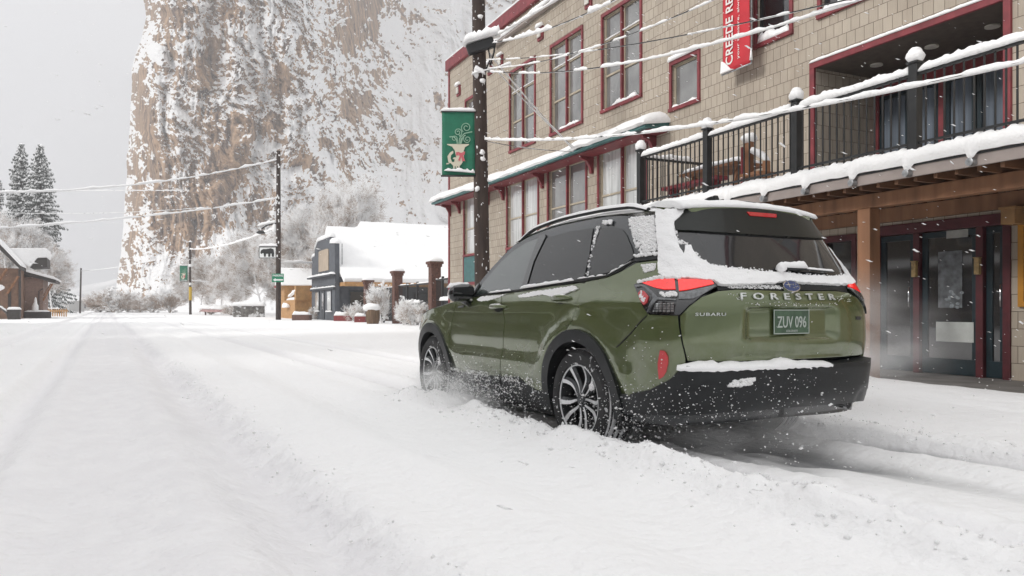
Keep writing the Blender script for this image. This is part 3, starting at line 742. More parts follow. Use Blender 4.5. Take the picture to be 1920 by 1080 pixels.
mb.snow(P(.10, 1.19, .012), P(-.25, 1.205, .012), .02, .010, 5, .02, gaps=.05); mb.snow(P(-.28, 1.21, .012), P(-.56, 1.285, .012), .018, .010, 6, .02, gaps=.04); mb.build('snow', M['snow_fine'], car, smooth=True)
patch('snow', [(1.70, 1.060), (1.62, 1.085), (1.42, 1.090), (1.15, 1.100), (1.25, 1.078), (1.45, 1.052), (1.60, 1.045)], M['snow_fine'], car, .012, .012, 1, (.03, .02), rag=.004)
patch('snow', [(.93, 1.085), (.75, 1.108), (.45, 1.125), (.12, 1.145), (.07, 1.125), (.2, 1.090), (.4, 1.072), (.55, 1.088), (.75, 1.072), (.9, 1.068)], M['snow_fine'], car, .014, .014, 1, (.03, .02), rag=.004, seed=2)
specks([(2.2, .44), (.50, .47), (.50, .30), (2.2, .28)], 900, 12, car, .0015, .0045, .036, dens=lambda a, b: (.12+.88*(b > .41))*(.1+.9*(float(vnoise(a*9, b*20, 3)) > .5))).crust(car)
specks([(-1.18, 1.085), (-1.30, 1.09), (-1.34, 1.03), (-2.2, 1.022), (-2.2, 1.00), (-1.38, 1.005)], 70, 13, gate, .0012, .0026, .002).crust(gate)
specks([(-2.17, 1.07), (-2.36, 1.08), (-2.34, 1.03), (-2.18, 1.03)], 22, 23, gate, .0012, .0026, .002).crust(gate)
specks([(-1.22, .57), (-1.40, .58), (-1.36, .54), (-1.20, .535)], 200, 14, bump, .003, .008, .075).crust(bump)
specks([(-.5, .45), (-1.0, .58), (-1.9, .60), (-1.9, .37), (-.5, .33)], 260, 15, bump, .001, .003, .07).crust(bump)
specks([(-.50, .9), (-.9, .9), (-.95, .5), (-.45, .47)], 40, 16, car, .0015, .0035, .01).crust(car)
specks([(-1.18, 1.13), (-1.66, 1.125), (-1.7, 1.105), (-1.25, 1.105)], 420, 17, gate, .0015, .0032, .006).crust(gate)
# ---- wheels
def make_wheel(side, x, snowy):
    y = side*.80
    r_ = WR
    # tyre: outer face at y=+.105, width .21; grooves in the tread
    W_ = .118
    prof = [(W_*.62, .245), (W_*.95, .255), (W_, .285), (W_*.98, .325), (W_*.86, .346)]
    ys = np.linspace(W_*.80, -W_*.80, 41); 
    gro = [.066, .024, -.020, -.062]
    for yy in ys:
        g = any(abs(yy-q) < .006 for q in gro); prof.append((float(yy), .343 if g else .3545))
    prof += [(-W_*.86, .346), (-W_, .30), (-W_*.9, .25), (-W_*.5, .245)]
    wh = empty('wheel', (x, y, WR), 0 if side > 0 else math.pi); wh.parent = car
    MB().lathe(prof, 72).build('tyre', M['tyre'], wh, smooth=30)
    # snow packed in the tread
    if snowy:
        mb = MB()
        for (a, b) in ((.095, .070), (.062, .028), (.018, -.016), (-.026, -.058)):
            mb.lathe([(a-.003, .350), (a-.006, .3575), (b+.006, .3575), (b+.003, .350)], 72)
        mb.build('packed_snow', M['snow_tread'], wh, smooth=True)
    # rim barrel and lip
    MB().lathe([(.085, .243), (.098, .250), (.104, .247), (.100, .238), (.055, .232), (-.06, .225), (-.09, .235)], 64).build('rim_barrel', M['rim_dark'], wh, smooth=30)
    MB().lathe([(.099, .2495), (.1065, .247), (.1065, .2405), (.099, .237)], 64, closed=True).build('rim_lip', M['rim_silver'], wh, smooth=True)
    MB().lathe([(-.03, 0), (-.03, .225)], 40).build('brake_disc', M['rim_dark'], wh)
    mbS, mbD = MB(), MB()
    for k in range(5):
        for h_ in (0, 1):
            a0 = 72*k+(28 if h_ else -2)
            # swept blade, wide at the rim
            sec = []
            for i in range(9):
                t = i/8; rr = .045+(.241-.045)*t
                an = R(a0+(10 if h_ else 6)*math.sin(t*math.pi)*(1 if h_ else -1)+(-6+12*t)*(1 if h_ else -1)*.6)
                wd = (.010+.016*t**1.3) ; dp = .080+.022*t-.020*math.sin(math.pi*t)
                sec.append((rr, an, wd, dp))
            b = len(mbS.v); b2 = len(mbD.v)
            for rr, an, wd, dp in sec:
                ca, sa = math.cos(an), math.sin(an); tx, tz = -sa, ca
                l_ = (rr*ca-tx*wd, dp, rr*sa-tz*wd); r2 = (rr*ca+tx*wd*.35, dp+.003, rr*sa+tz*wd*.35); r3 = (rr*ca+tx*wd*1.25, dp-.014, rr*sa+tz*wd*1.25)
                mbS.v += [l_, r2]; mbD.v += [(r2[0], r2[1]-.001, r2[2]), r3, (r3[0], r3[1]-.045, r3[2]), (l_[0], l_[1]-.05, l_[2]), (l_[0], l_[1]-.001, l_[2])]
            for i in range(8):
                mbS.f.append((b+2*i, b+2*i+1, b+2*i+3, b+2*i+2))
                for j in range(4): mbD.f.append((b2+5*i+j, b2+5*i+j+1, b2+5*(i+1)+j+1, b2+5*(i+1)+j))
    mbS.build('spoke_face', M['rim_silver'], wh, smooth=True); mbD.build('spoke', M['rim_dark'], wh, smooth=30)
    MB().lathe([(.03, .06), (.078, .055), (.086, .045), (.080, .036), (.092, .030), (.094, 0)], 32).build('hub', M['rim_dark'], wh, smooth=30)
    if snowy and side > 0:
        mb = MB(); rnd = random.Random(int(x*10)+3)
        for k in range(60):
            a = R(rnd.uniform(70, 130)); q = rnd.uniform(.252, .275); mb.blob((q*math.cos(a), .108, q*math.sin(a)), rnd.uniform(.003, .007), k, n=(6, 4))
        for k in range(70):
            a = R(rnd.uniform(-60, 60)); q = rnd.uniform(.31, .35); mb.blob((-q*math.cos(a), .105, q*math.sin(a)), rnd.uniform(.002, .005), k, n=(6, 4))
        for k in range(14):
            a = R(35+rnd.uniform(-8, 8)); q = rnd.uniform(.16, .22); mb.blob((-q*math.cos(a), .095, q*math.sin(a)), rnd.uniform(.008, .014), k, n=(6, 4))
        mb.crust(wh)
M['snow_tread'] = mat('snow_tread', (.80, .80, .81), .8, vary=.15, vscale=25, dirt=((.10, .10, .10, 1), 30, .68), bump=.002, bscale=120)
for sd_, xx in ((1, RWX), (-1, RWX), (1, FWX), (-1, FWX)): make_wheel(sd_, xx, True)
MB().tube([(0, -.75, WR), (0, .75, WR)], .045, 10).build('rear_axle', M['dark'], car, smooth=True)
# ------------------------------------------------------------------ snow covered road and ground
RTH = .4833                                    # heading of the street, radians left of the view axis
RD = Vector((-math.sin(RTH), math.cos(RTH), 0)); RQ = Vector((math.cos(RTH), math.sin(RTH), 0))
BTH = .44134                                    # heading of the shop front
BD = Vector((-math.sin(BTH), math.cos(BTH), 0)); BN = Vector((-math.cos(BTH), -math.sin(BTH), 0)); BW = Vector((6.5, 10.2, .042))
CQ = CAR_X*RQ.x+CAR_Y*RQ.y; CT = CAR_X*RD.x+CAR_Y*RD.y
def ground_h(q, t):
    """height of the snow at lateral q and distance t along the street (numpy)"""
    x = q*RQ.x+t*RD.x; y = q*RQ.y+t*RD.y
    g = lambda c, w_, e=2: np.exp(-np.abs((q-c)/w_)**e)
    h = .112+.020*(fbm(q*.35, t*.12, 3, 11)-.5)+.012*(fbm(q*1.5, t*.5, 3, 12)-.5)+.006*(fbm(q*9, t*6, 3, 14)-.5)
    h += .022*(fbm(q*5.5, t*.10, 3, 15)-.5)*np.exp(-((q-1.5)/7)**2)
    wob = .05*(fbm(t*.25, 3.3, 2, 21)-.5); wob2 = .06*(fbm(t*.9, 7.3, 2, 22)-.5)
    near = np.clip((40-t)/26, .45, 1)
    # the worn track in front of the camera: flattened bed between two grooves
    h -= .018*np.clip(1-np.abs((q-.05)/.62)**4, 0, 1)
    rg = fbm(q*14, t*9, 4, 31)
    h -= .105*g(.78+wob, .22)*near; h += .035*g(.36+wob, .16)*near; h += (.026+.11*(rg-.5))*g(.93+wob+wob2, .18)*near; h += .045*(fbm(q*30, t*22, 2, 32)-.5)*g(.88+wob+wob2, .16)
    h -= .022*g(.66+wob, .20)*(rg)
    h -= .110*g(-.70+wob, .20)*near; h += .040*g(-.44+wob, .12); h += .065*g(-.98+wob, .16)*near; h -= .03*g(-1.05+wob, .10)
    h -= .11*g(-2.3+wob, .20); h += .05*g(-2.6+wob, .18); h += .03*g(-2.0+wob, .14); h -= .03*g(-3.7, .2); h -= .045*g(2.0+wob, .30); h += .03*g(1.55+wob, .2)
    # older pair of tracks where the car drives, continuing ahead of it
    ahead = 1/(1+np.exp(-(t-(CT+3.2))*3)); ah = ahead*np.clip((60-t)/40, .3, 1)
    for c in (CQ-.79, CQ+.79): h -= .045*g(c+.2*wob, .17, 4)*ah; h += .02*g(c-.28, .1)*ah; h += .02*g(c+.28, .1)*ah
    # the car's own tracks, cut to the road behind the front wheels
    for c, s_ in ((CQ-.79, -1), (CQ+.79, 1)):
        start = CT+2.9 if s_ < 0 else CT+2.9
        bh = 1/(1+np.exp((t-start)*9))
        m = g(c, .15+.02*(rg-.5), 6)*bh
        h = h*(1-m)+m*(.004+.018*fbm(q*8, t*3, 3, 41)+.045*np.clip((CT-1.0-t)/1.6, 0, 1))
        # banks thrown up at both sides
        bank = (.085+.17*(fbm(q*5, t*3.5, 4, 42)-.45)+.05*(fbm(q*16, t*14, 3, 43)-.5))*bh
        h += np.where(s_ < 0, 1, .45)*bank*g(c-.33, .13)+.6*bank*g(c+.32, .12)
    mid = g(CQ, .55, 6)/(1+np.exp((t-(CT+2.4))*4)); h = h*(1-.35*mid)
    h -= .03*mid/(1+np.exp((t-(CT-.2))*3))*(1-g(CQ-.15, .3)); h -= .055*g(CQ, .62, 6)/(1+np.exp(-(t-(CT-1.5))*5))/(1+np.exp((t-(CT+2.6))*5))*fbm(q*5, t*3, 3, 44)*1.5
    # beyond the tracks to the pavement
    h += .02*np.clip((q-5.2)/1.0, 0, 1)
    # pavement by the shop front: clear slab beneath the balcony
    px_, py_ = x-BW.x, y-BW.y
    s = px_*BD.x+py_*BD.y; o = px_*BN.x+py_*BN.y
    lip = 1.62+.16*(fbm(s*1.3, 2, 3, 51)-.5)+.05*(-s)*np.clip(1-s*.2, 0, 1)
    clear = 1/(1+np.exp((o-lip)*26))*(s < 5.6)*(s > -9)
    h -= .07*np.exp(-np.clip(o-lip, 0, 9)/.45)*(s < 5.6); h += .03*(fbm(s*3, o*3, 3, 52)-.5)*(o < 4)*(s < 7)
    h += .10*np.exp(-(((s-.95)/.30)**2+((o-1.62)/.22)**2))
    h = h*(1-clear)-.02*clear
    # gentle rise at the sides far off, towards the cliff
    h += np.clip((t-60)/200, 0, 1)**1.5*np.clip(np.abs(q-2)-14, 0, 60)*.04
    return h
def make_ground():
    fine = list(np.arange(-4.5, 8.5, .05)); lf = []; v = -4.5; st = .06
    while v > -260: v -= st; st *= 1.13; lf.append(v)
    rt = []; v = 8.5; st = .06
    while v < 300: v += st; st *= 1.13; rt.append(v)
    qs = np.array(lf[::-1]+fine+rt)
    ts = [-30, -20, -12, -8, -5, -3, -2, -1.2]; v = -1.2; st = .05
    while v < 900: v += st; ts.append(v); st = max(.04, .011*max(v, 0)) if v > 0 else .05
    ts = np.array(ts); Q, T = np.meshgrid(qs, ts)
    Hh = ground_h(Q, T)
    X = Q*RQ.x+T*RD.x; Y = Q*RQ.y+T*RD.y
    co = np.stack([X, Y, Hh], -1).reshape(-1, 3); nq, nt = len(qs), len(ts)
    idx = np.arange(nq*nt).reshape(nt, nq)
    f = np.stack([idx[:-1, :-1], idx[:-1, 1:], idx[1:, 1:], idx[1:, :-1]], -1).reshape(-1, 4)
    me = bpy.data.meshes.new('snowy_ground')
    me.vertices.add(len(co)); me.vertices.foreach_set('co', co.ravel())
    me.loops.add(f.size); me.loops.foreach_set('vertex_index', f.ravel().astype(np.int32))
    me.polygons.add(len(f)); me.polygons.foreach_set('loop_start', np.arange(0, f.size, 4, dtype=np.int32))
    me.polygons.foreach_set('use_smooth', np.ones(len(f), bool))
    me.update(calc_edges=True)
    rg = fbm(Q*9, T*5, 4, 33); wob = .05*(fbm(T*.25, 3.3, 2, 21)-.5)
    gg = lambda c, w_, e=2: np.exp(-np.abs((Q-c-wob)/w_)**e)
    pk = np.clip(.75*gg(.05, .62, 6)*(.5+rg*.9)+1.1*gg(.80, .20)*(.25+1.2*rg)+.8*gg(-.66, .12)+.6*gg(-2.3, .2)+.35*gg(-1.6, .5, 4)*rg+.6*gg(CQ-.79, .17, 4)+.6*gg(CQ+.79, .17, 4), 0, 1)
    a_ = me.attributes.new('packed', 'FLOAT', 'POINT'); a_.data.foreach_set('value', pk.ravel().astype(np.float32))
    br = np.clip((.058-Hh)/.045, 0, 1)*np.clip((Q-2.0)/.4, 0, 1)*(Q < 6.2)*(.55+.9*fbm(Q*6, T*2.5, 4, 34))*np.clip((T-CT+3.6)/1.6, 0, 1)  # low floor by the car: slush tone plus painted under-car shade
    a_ = me.attributes.new('slush_shade', 'FLOAT', 'POINT'); a_.data.foreach_set('value', np.clip(br, 0, 1).ravel().astype(np.float32))
    return me
def snow_ground_mat():
    m = mat('snow_ground', SNOWC, .8, spec=.25); nt = m.node_tree; b = nt.nodes['Principled BSDF']
    t = nt.nodes.new('ShaderNodeTexCoord')
    n1 = nt.nodes.new('ShaderNodeTexNoise'); n1.inputs['Scale'].default_value = 14; n1.inputs['Detail'].default_value = 9
    n2 = nt.nodes.new('ShaderNodeTexNoise'); n2.inputs['Scale'].default_value = 2.2; n2.inputs['Detail'].default_value = 4
    for n in (n1, n2): nt.links.new(t.outputs['Object'], n.inputs['Vector'])
    bp = nt.nodes.new('ShaderNodeBump'); bp.inputs['Distance'].default_value = .02; nt.links.new(n1.outputs[0], bp.inputs['Height'])
    bp2 = nt.nodes.new('ShaderNodeBump'); bp2.inputs['Distance'].default_value = .05; nt.links.new(n2.outputs[0], bp2.inputs['Height']); nt.links.new(bp.outputs[0], bp2.inputs['Normal'])
    nt.links.new(bp2.outputs[0], b.inputs['Normal'])
    # dark floor near the car: slush, with under-car shade put into the colour
    mr = nt.nodes.new('ShaderNodeAttribute'); mr.attribute_name = 'slush_shade'
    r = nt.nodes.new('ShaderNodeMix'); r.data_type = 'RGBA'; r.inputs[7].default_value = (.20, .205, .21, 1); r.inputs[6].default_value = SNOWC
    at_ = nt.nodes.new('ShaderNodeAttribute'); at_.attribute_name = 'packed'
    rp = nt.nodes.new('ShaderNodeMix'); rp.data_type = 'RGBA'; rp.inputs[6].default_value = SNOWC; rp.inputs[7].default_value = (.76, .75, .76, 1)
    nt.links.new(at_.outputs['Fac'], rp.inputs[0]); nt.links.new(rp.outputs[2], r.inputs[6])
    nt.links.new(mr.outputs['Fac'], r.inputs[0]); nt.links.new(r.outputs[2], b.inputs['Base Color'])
    return m
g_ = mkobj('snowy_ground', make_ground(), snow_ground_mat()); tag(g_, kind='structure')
M['slab'] = mat('concrete_slab', (.20, .19, .18), .75, vary=.25, vscale=3, bump=.003, bscale=30)
def L2W(s, o, h): return BW+BD*s+BN*o+Vector((0, 0, h))
mb = MB(); pts = [L2W(s, o, 0) for s, o in ((-9, -.4), (-9, 2.6), (6.2, 2.2), (6.2, -.4))]
mb.add([(p.x, p.y, .042) for p in pts]+[(p.x, p.y, -.2) for p in pts], [(0, 1, 2, 3), (4, 5, 6, 7), (0, 1, 5, 4), (1, 2, 6, 5), (2, 3, 7, 6), (3, 0, 4, 7)])
tag(mb.build('pavement', M['slab']), kind='structure')
# ------------------------------------------------------------------ the shingled building (local: x along the front, y out to the street, z up)
M['red'] = mat('red_trim', lin('7a3036'), .55, vary=.25, vscale=6, dirt=((.75, .75, .76, 1), 9, .74))
M['maroon'] = mat('maroon_post', (.080, .010, .015), .5, vary=.25, vscale=6)
M['teal'] = mat('teal_panel', (.045, .135, .135), .5, vary=.2, vscale=6)
M['teal_dark'] = mat('teal_door', (.006, .019, .026), .4, vary=.3, vscale=5)
M['cream'] = mat('cream_sash', (.42, .36, .27), .5, vary=.1)
M['pane'] = mat('window_pane', (.17, .17, .165), .05, spec=.9, coat=1, vary=.35, vscale=1.4)
M['pane_light'] = mat('window_pane_curtain_sky', (.55, .56, .55), .08, spec=.9, coat=1, vary=.25, vscale=2.5, stretch=(4, 1, .3))  # sky reflection put into the grey base, with faint curtain folds
M['pane_dark'] = mat('dark_pane', (.022, .022, .024), .06, spec=.8, coat=1, vary=.5, vscale=3)
M['iron'] = mat('black_iron', (.018, .019, .02), .4, vary=.2)
M['wood'] = mat('brown_timber', (.25, .120, .060), .65, vary=.35, vscale=5, stretch=(1, 1, .15), bump=.002, bscale=30)
M['tan_timber'] = mat('tan_timber', (.34, .19, .08), .65, vary=.3, vscale=5)
M['joist'] = mat('soffit_timber', (.13, .062, .03), .7, vary=.4, vscale=6, stretch=(1, .15, 1))
M['fascia'] = mat('fascia_board', (.30, .255, .235), .6, vary=.12, vscale=4)
M['curtain'] = mat('curtain_blue', (.12, .145, .18), .8, vary=.35, vscale=14, stretch=(1, 1, .05))
M['steel'] = mat('galvanised', (.35, .36, .37), .4, metal=.7, vary=.3, vscale=20)
M['bark'] = mat('pole_wood', (.045, .030, .024), .85, vary=.45, vscale=9, stretch=(1, 1, .12), bump=.004, bscale=25)
def shingle_mat():
    m = mat('tan_shingles', lin('a8977e'), .8); nt = m.node_tree; b = nt.nodes['Principled BSDF']
    t = nt.nodes.new('ShaderNodeTexCoord'); sp_ = nt.nodes.new('ShaderNodeSeparateXYZ'); cb = nt.nodes.new('ShaderNodeCombineXYZ')
    nt.links.new(t.outputs['Object'], sp_.inputs[0])
    ad = nt.nodes.new('ShaderNodeMath'); ad.operation = 'ADD'; nt.links.new(sp_.outputs[0], ad.inputs[0]); nt.links.new(sp_.outputs[1], ad.inputs[1])
    nt.links.new(ad.outputs[0], cb.inputs[0]); nt.links.new(sp_.outputs[2], cb.inputs[1])
    br = nt.nodes.new('ShaderNodeTexBrick'); nt.links.new(cb.outputs[0], br.inputs['Vector'])
    br.inputs['Scale'].default_value = 1; br.inputs['Brick Width'].default_value = .170; br.inputs['Row Height'].default_value = .225
    br.inputs['Mortar Size'].default_value = .0035; br.inputs['Mortar Smooth'].default_value = .2; br.inputs['Bias'].default_value = 0
    br.inputs['Color1'].default_value = (.375, .320, .258, 1); br.inputs['Color2'].default_value = (.435, .378, .308, 1); br.inputs['Mortar'].default_value = (.085, .06, .042, 1)
    br.offset = .5
    n = nt.nodes.new('ShaderNodeTexNoise'); n.inputs['Scale'].default_value = 1.3; n.inputs['Detail'].default_value = 5; nt.links.new(t.outputs['Object'], n.inputs['Vector'])
    n2 = nt.nodes.new('ShaderNodeTexNoise'); n2.inputs['Scale'].default_value = 60; n2.inputs['Detail'].default_value = 3
    mp = nt.nodes.new('ShaderNodeMapping'); mp.inputs['Scale'].default_value = (1, 1, .08); nt.links.new(t.outputs['Object'], mp.inputs[0]); nt.links.new(mp.outputs[0], n2.inputs['Vector'])
    r = nt.nodes.new('ShaderNodeMapRange'); r.inputs[3].default_value = .74; r.inputs[4].default_value = 1.2; nt.links.new(n.outputs[0], r.inputs[0])
    r2 = nt.nodes.new('ShaderNodeMapRange'); r2.inputs[3].default_value = .88; r2.inputs[4].default_value = 1.12; nt.links.new(n2.outputs[0], r2.inputs[0])
    mu = nt.nodes.new('ShaderNodeMath'); mu.operation = 'MULTIPLY'; nt.links.new(r.outputs[0], mu.inputs[0]); nt.links.new(r2.outputs[0], mu.inputs[1])
    vm = nt.nodes.new('ShaderNodeVectorMath'); vm.operation = 'SCALE'; nt.links.new(br.outputs[0], vm.inputs[0]); nt.links.new(mu.outputs[0], vm.inputs['Scale'])
    n3 = nt.nodes.new('ShaderNodeTexNoise'); n3.inputs['Scale'].default_value = 2.3; n3.inputs['Detail'].default_value = 6
    mp3 = nt.nodes.new('ShaderNodeMapping'); mp3.inputs['Scale'].default_value = (1, 1, .12); nt.links.new(t.outputs['Object'], mp3.inputs[0]); nt.links.new(mp3.outputs[0], n3.inputs['Vector'])
    m3 = nt.nodes.new('ShaderNodeMapRange'); m3.inputs[1].default_value = .56; m3.inputs[2].default_value = .80; m3.inputs[4].default_value = .45; nt.links.new(n3.outputs[0], m3.inputs[0])
    x3 = nt.nodes.new('ShaderNodeMix'); x3.data_type = 'RGBA'; x3.inputs[7].default_value = (.22, .155, .11, 1); nt.links.new(m3.outputs[0], x3.inputs[0]); nt.links.new(vm.outputs[0], x3.inputs[6])
    nt.links.new(x3.outputs[2], b.inputs['Base Color'])
    # each course leans out: sawtooth in height
    fr = nt.nodes.new('ShaderNodeMath'); fr.operation = 'DIVIDE'; fr.inputs[1].default_value = .225; nt.links.new(sp_.outputs[2], fr.inputs[0])
    f2 = nt.nodes.new('ShaderNodeMath'); f2.operation = 'FRACT'; nt.links.new(fr.outputs[0], f2.inputs[0])
    f3 = nt.nodes.new('ShaderNodeMath'); f3.operation = 'MULTIPLY_ADD'; f3.inputs[1].default_value = -1; f3.inputs[2].default_value = 1; nt.links.new(f2.outputs[0], f3.inputs[0])
    ad2 = nt.nodes.new('ShaderNodeMath'); ad2.operation = 'MULTIPLY_ADD'; ad2.inputs[1].default_value = -.8; nt.links.new(br.outputs['Fac'], ad2.inputs[0]); nt.links.new(f3.outputs[0], ad2.inputs[2])
    bp = nt.nodes.new('ShaderNodeBump'); bp.inputs['Distance'].default_value = .008; nt.links.new(ad2.outputs[0], bp.inputs['Height']); nt.links.new(bp.outputs[0], b.inputs['Normal'])
    return m
M['shingle'] = shingle_mat()
bld = empty('shop_building', BW, math.pi/2+BTH, 'two storey shop building clad in tan shingles with red trimmed windows', 'building')
S1, S0, DEEP = 20.73, -8.0, 12.0
TOPH = 10.02
wins = [ # s0,s1,h0,h1, kind
 (17.45, 19.02, 5.95, 8.24, 'tall'), (13.66, 15.31, 5.82, 8.20, 'tall'), (10.96, 12.62, 5.81, 8.20, 'tall'), (8.32, 9.92, 5.84, 8.14, 'tall'),
 (6.27, 7.14, 5.24, 6.16, 'small'), (3.76, 4.57, 5.82, 7.9, 'dark'), (1.6, 3.06, 5.87, 8.1, 'dark'), (-1.6, -.2, 5.87, 8.1, 'dark'), (-4.6, -3.0, 5.87, 8.1, 'tall'),
 (17.95, 19.17, 2.83, 4.83, 'low1'), (13.45, 15.53, 2.83, 4.79, 'low'), (10.75, 12.79, 2.83, 4.80, 'low'), (8.11, 10.10, 2.83, 4.83, 'low')]
porch = (0.0, 3.19, 2.80, 5.0)
shopf = [(-.08, 1.99, 0.0, 2.13), (2.35, 3.75, .0, 2.13), (4.2, 5.6, .3, 2.13)]
holes = [w_[:4] for w_ in wins]+[porch]+shopf
def wall_holes(s0, s1, h0, h1, holes, y=0):
    xs = sorted(set([s0, s1]+[v for h in holes for v in h[:2]])); zs = sorted(set([h0, h1]+[v for h in holes for v in h[2:4]]))
    mb = MB()
    for a, b in zip(xs, xs[1:]):
        for c, d in zip(zs, zs[1:]):
            mx_, mz = (a+b)/2, (c+d)/2
            if any(h[0] < mx_ < h[1] and h[2] < mz < h[3] for h in holes): continue
            mb.add([(a, y, c), (b, y, c), (b, y, d), (a, y, d)], [(0, 3, 2, 1)])
    return mb
mb = wall_holes(S0, S1, -.15, TOPH-.2, holes)
mb.add([(S1, 0, -.15), (S1, -DEEP, -.15), (S1, -DEEP, TOPH-.2), (S1, 0, TOPH-.2)], [(0, 1, 2, 3)])
mb.add([(S0, 0, -.15), (S0, -DEEP, -.15), (S0, -DEEP, TOPH-.2), (S0, 0, TOPH-.2)], [(3, 2, 1, 0)])
mb.add([(S0, -DEEP, -.15), (S1, -DEEP, -.15), (S1, -DEEP, TOPH-.2), (S0, -DEEP, TOPH-.2)], [(0, 1, 2, 3)])
for (a, b, c, d) in holes:     # reveals
    dp = -.14 if (a, b, c, d) != porch else -1.5
    mb.add([(a, 0, c), (a, dp, c), (a, dp, d), (a, 0, d)], [(0, 1, 2, 3)]); mb.add([(b, 0, c), (b, dp, c), (b, dp, d), (b, 0, d)], [(3, 2, 1, 0)])
    if (a, b, c, d) != porch: mb.add([(a, 0, d), (a, dp, d), (b, dp, d), (b, 0, d)], [(0, 1, 2, 3)])
wall = mb.build('wall', M['shingle'], bld, flipfix=False)
mb = MB().box(S0, S1-.02, -DEEP, -.02, TOPH-.45, TOPH-.3); mb.build('roof', M['snow'], bld)
# parapet cap and corner boards
MB().box(S0, S1+.10, -.14, .12, TOPH-.22, TOPH+.16).build('parapet_cap', M['red'], bld, bevel=.01)
MB().snow((S0, 0, TOPH+.16), (S1+.1, 0, TOPH+.16), .26, .09, 4, .1).build('snow', M['snow'], bld, smooth=True)
MB().box(S1-.10, S1+.03, -.08, .03, 1.0, TOPH-.22).build('corner_board', M['red'], bld, bevel=.005)
MB().box(S0, 16.4, .002, .16, 9.36, 9.47).build('cornice', M['fascia'], bld, bevel=.01)
MB().snow((S0, .10, 9.47), (16.4, .10, 9.47), .20, .13, 6, .08, droop=.03).build('snow', M['snow'], bld, smooth=True)
M['vent'] = mat('vent_white', (.55, .53, .48), .6, vary=.2)
for i, s in enumerate((19.69, 16.86, 16.01, 13.25, 10.59, 7.8, 5.1, 2.4)):
    v = MB().box(s-.16, s+.16, .0, .05, 8.62, 9.0); v.add(MB().box(s-.10, s+.10, .05, .065, 8.69, 8.93).v, MB().box(0, 1, 0, 1, 0, 1).f)
    v = v.build('bracket_block', M['red'], bld)
    MB().box(s-.095, s+.095, .066, .10, 8.70, 8.92).build('bracket_face', M['vent'], v)
    MB().snow((s-.17, .06, 8.99), (s+.17, .06, 8.99), .16, .11, i, .04).build('snow', M['snow'], v, smooth=True)
def window(s0, s1, h0, h1, kind, parent=bld, i=0):
    f = .075; o = .035
    mb = MB()
    mb.box(s0-f, s1+f, -.02, o, h1-.0, h1+f*1.2); mb.box(s0-f*1.1, s1+f*1.1, -.02, o+.02, h0-f, h0)
    mb.box(s0-f, s0, -.02, o, h0, h1); mb.box(s1, s1+f, -.02, o, h0, h1)
    fr = mb.build('window', M['red'], parent, bevel=.004)
    pane = {'tall': M['pane'], 'small': M['pane'], 'dark': M['pane_dark'], 'low': M['pane_light'] if i % 2 == 0 else M['pane'], 'low1': M['pane_light']}[kind]
    cols = 2 if kind in ('tall', 'low') else 1
    w_ = (s1-s0)/cols
    for c in range(cols):
        a = s0+c*w_+(.03 if c else 0); b = s0+(c+1)*w_-(.03 if c < cols-1 else 0)
        sa = MB(); t = .04
        sa.box(a, b, -.10, -.06, h1-t, h1); sa.box(a, b, -.10, -.06, h0, h0+t); sa.box(a, a+t, -.10, -.06, h0+t, h1-t); sa.box(b-t, b, -.10, -.06, h0+t, h1-t)
        mids = {'tall': [.36, .74], 'low': [.45], 'low1': [.45], 'small': [], 'dark': []}[kind]
        for k, mm in enumerate(mids):
            z = h0+(h1-h0)*mm; sa.box(a+t, b-t, -.10, -.05, z-.022, z+.022)
        sh_ = sa.build('sash', M['cream'] if kind != 'dark' else M['iron'], fr)
        MB().box(a+.01, b-.01, -.13, -.085, h0+.01, h1-.01).build('pane', pane, fr)
    if cols == 2: MB().box(s0+w_-.03, s0+w_+.03, -.09, .01, h0, h1).build('mullion', M['red'], fr)
    mb = MB()
    if kind == 'tall':
        for mm in (.74,): z = h0+(h1-h0)*mm; mb.snow((s0+.04, -.04, z+.02), (s1-.04, -.04, z+.02), .05, .03, i, .03)
    if kind in ('small', 'dark'):
        mb.snow((s0-.08, .02, h1+.09), (s1+.08, .02, h1+.09), .14, .10, i, .03); mb.snow((s0+.02, -.03, h0), (s1-.02, -.03, h0), .14, .12 if kind == 'dark' else .06, i+3, .04, rough=.6)
    elif kind == 'tall' and i in (2, 3): mb.snow((s0+.2, -.03, h0), (s0+1.2, -.03, h0), .12, .09, i+3, .04, rough=.5)
    if mb.v: mb.build('snow', M['snow'], fr, smooth=True)
    if kind in ('low', 'low1'):
        MB().box(s0, s1, .0, .03, h0-.98, h0-.10).build('teal_panel', M['teal'], fr)
        t = MB(); t.box(s0-f, s1+f, -.01, .045, h0-1.08, h0-.98); t.box(s0-f, s0, -.01, .04, h0-.98, h0-.08); t.box(s1, s1+f, -.01, .04, h0-.98, h0-.08); t.build('panel_trim', M['red'], fr)
for i, w_ in enumerate(wins): window(*w_, i=i)
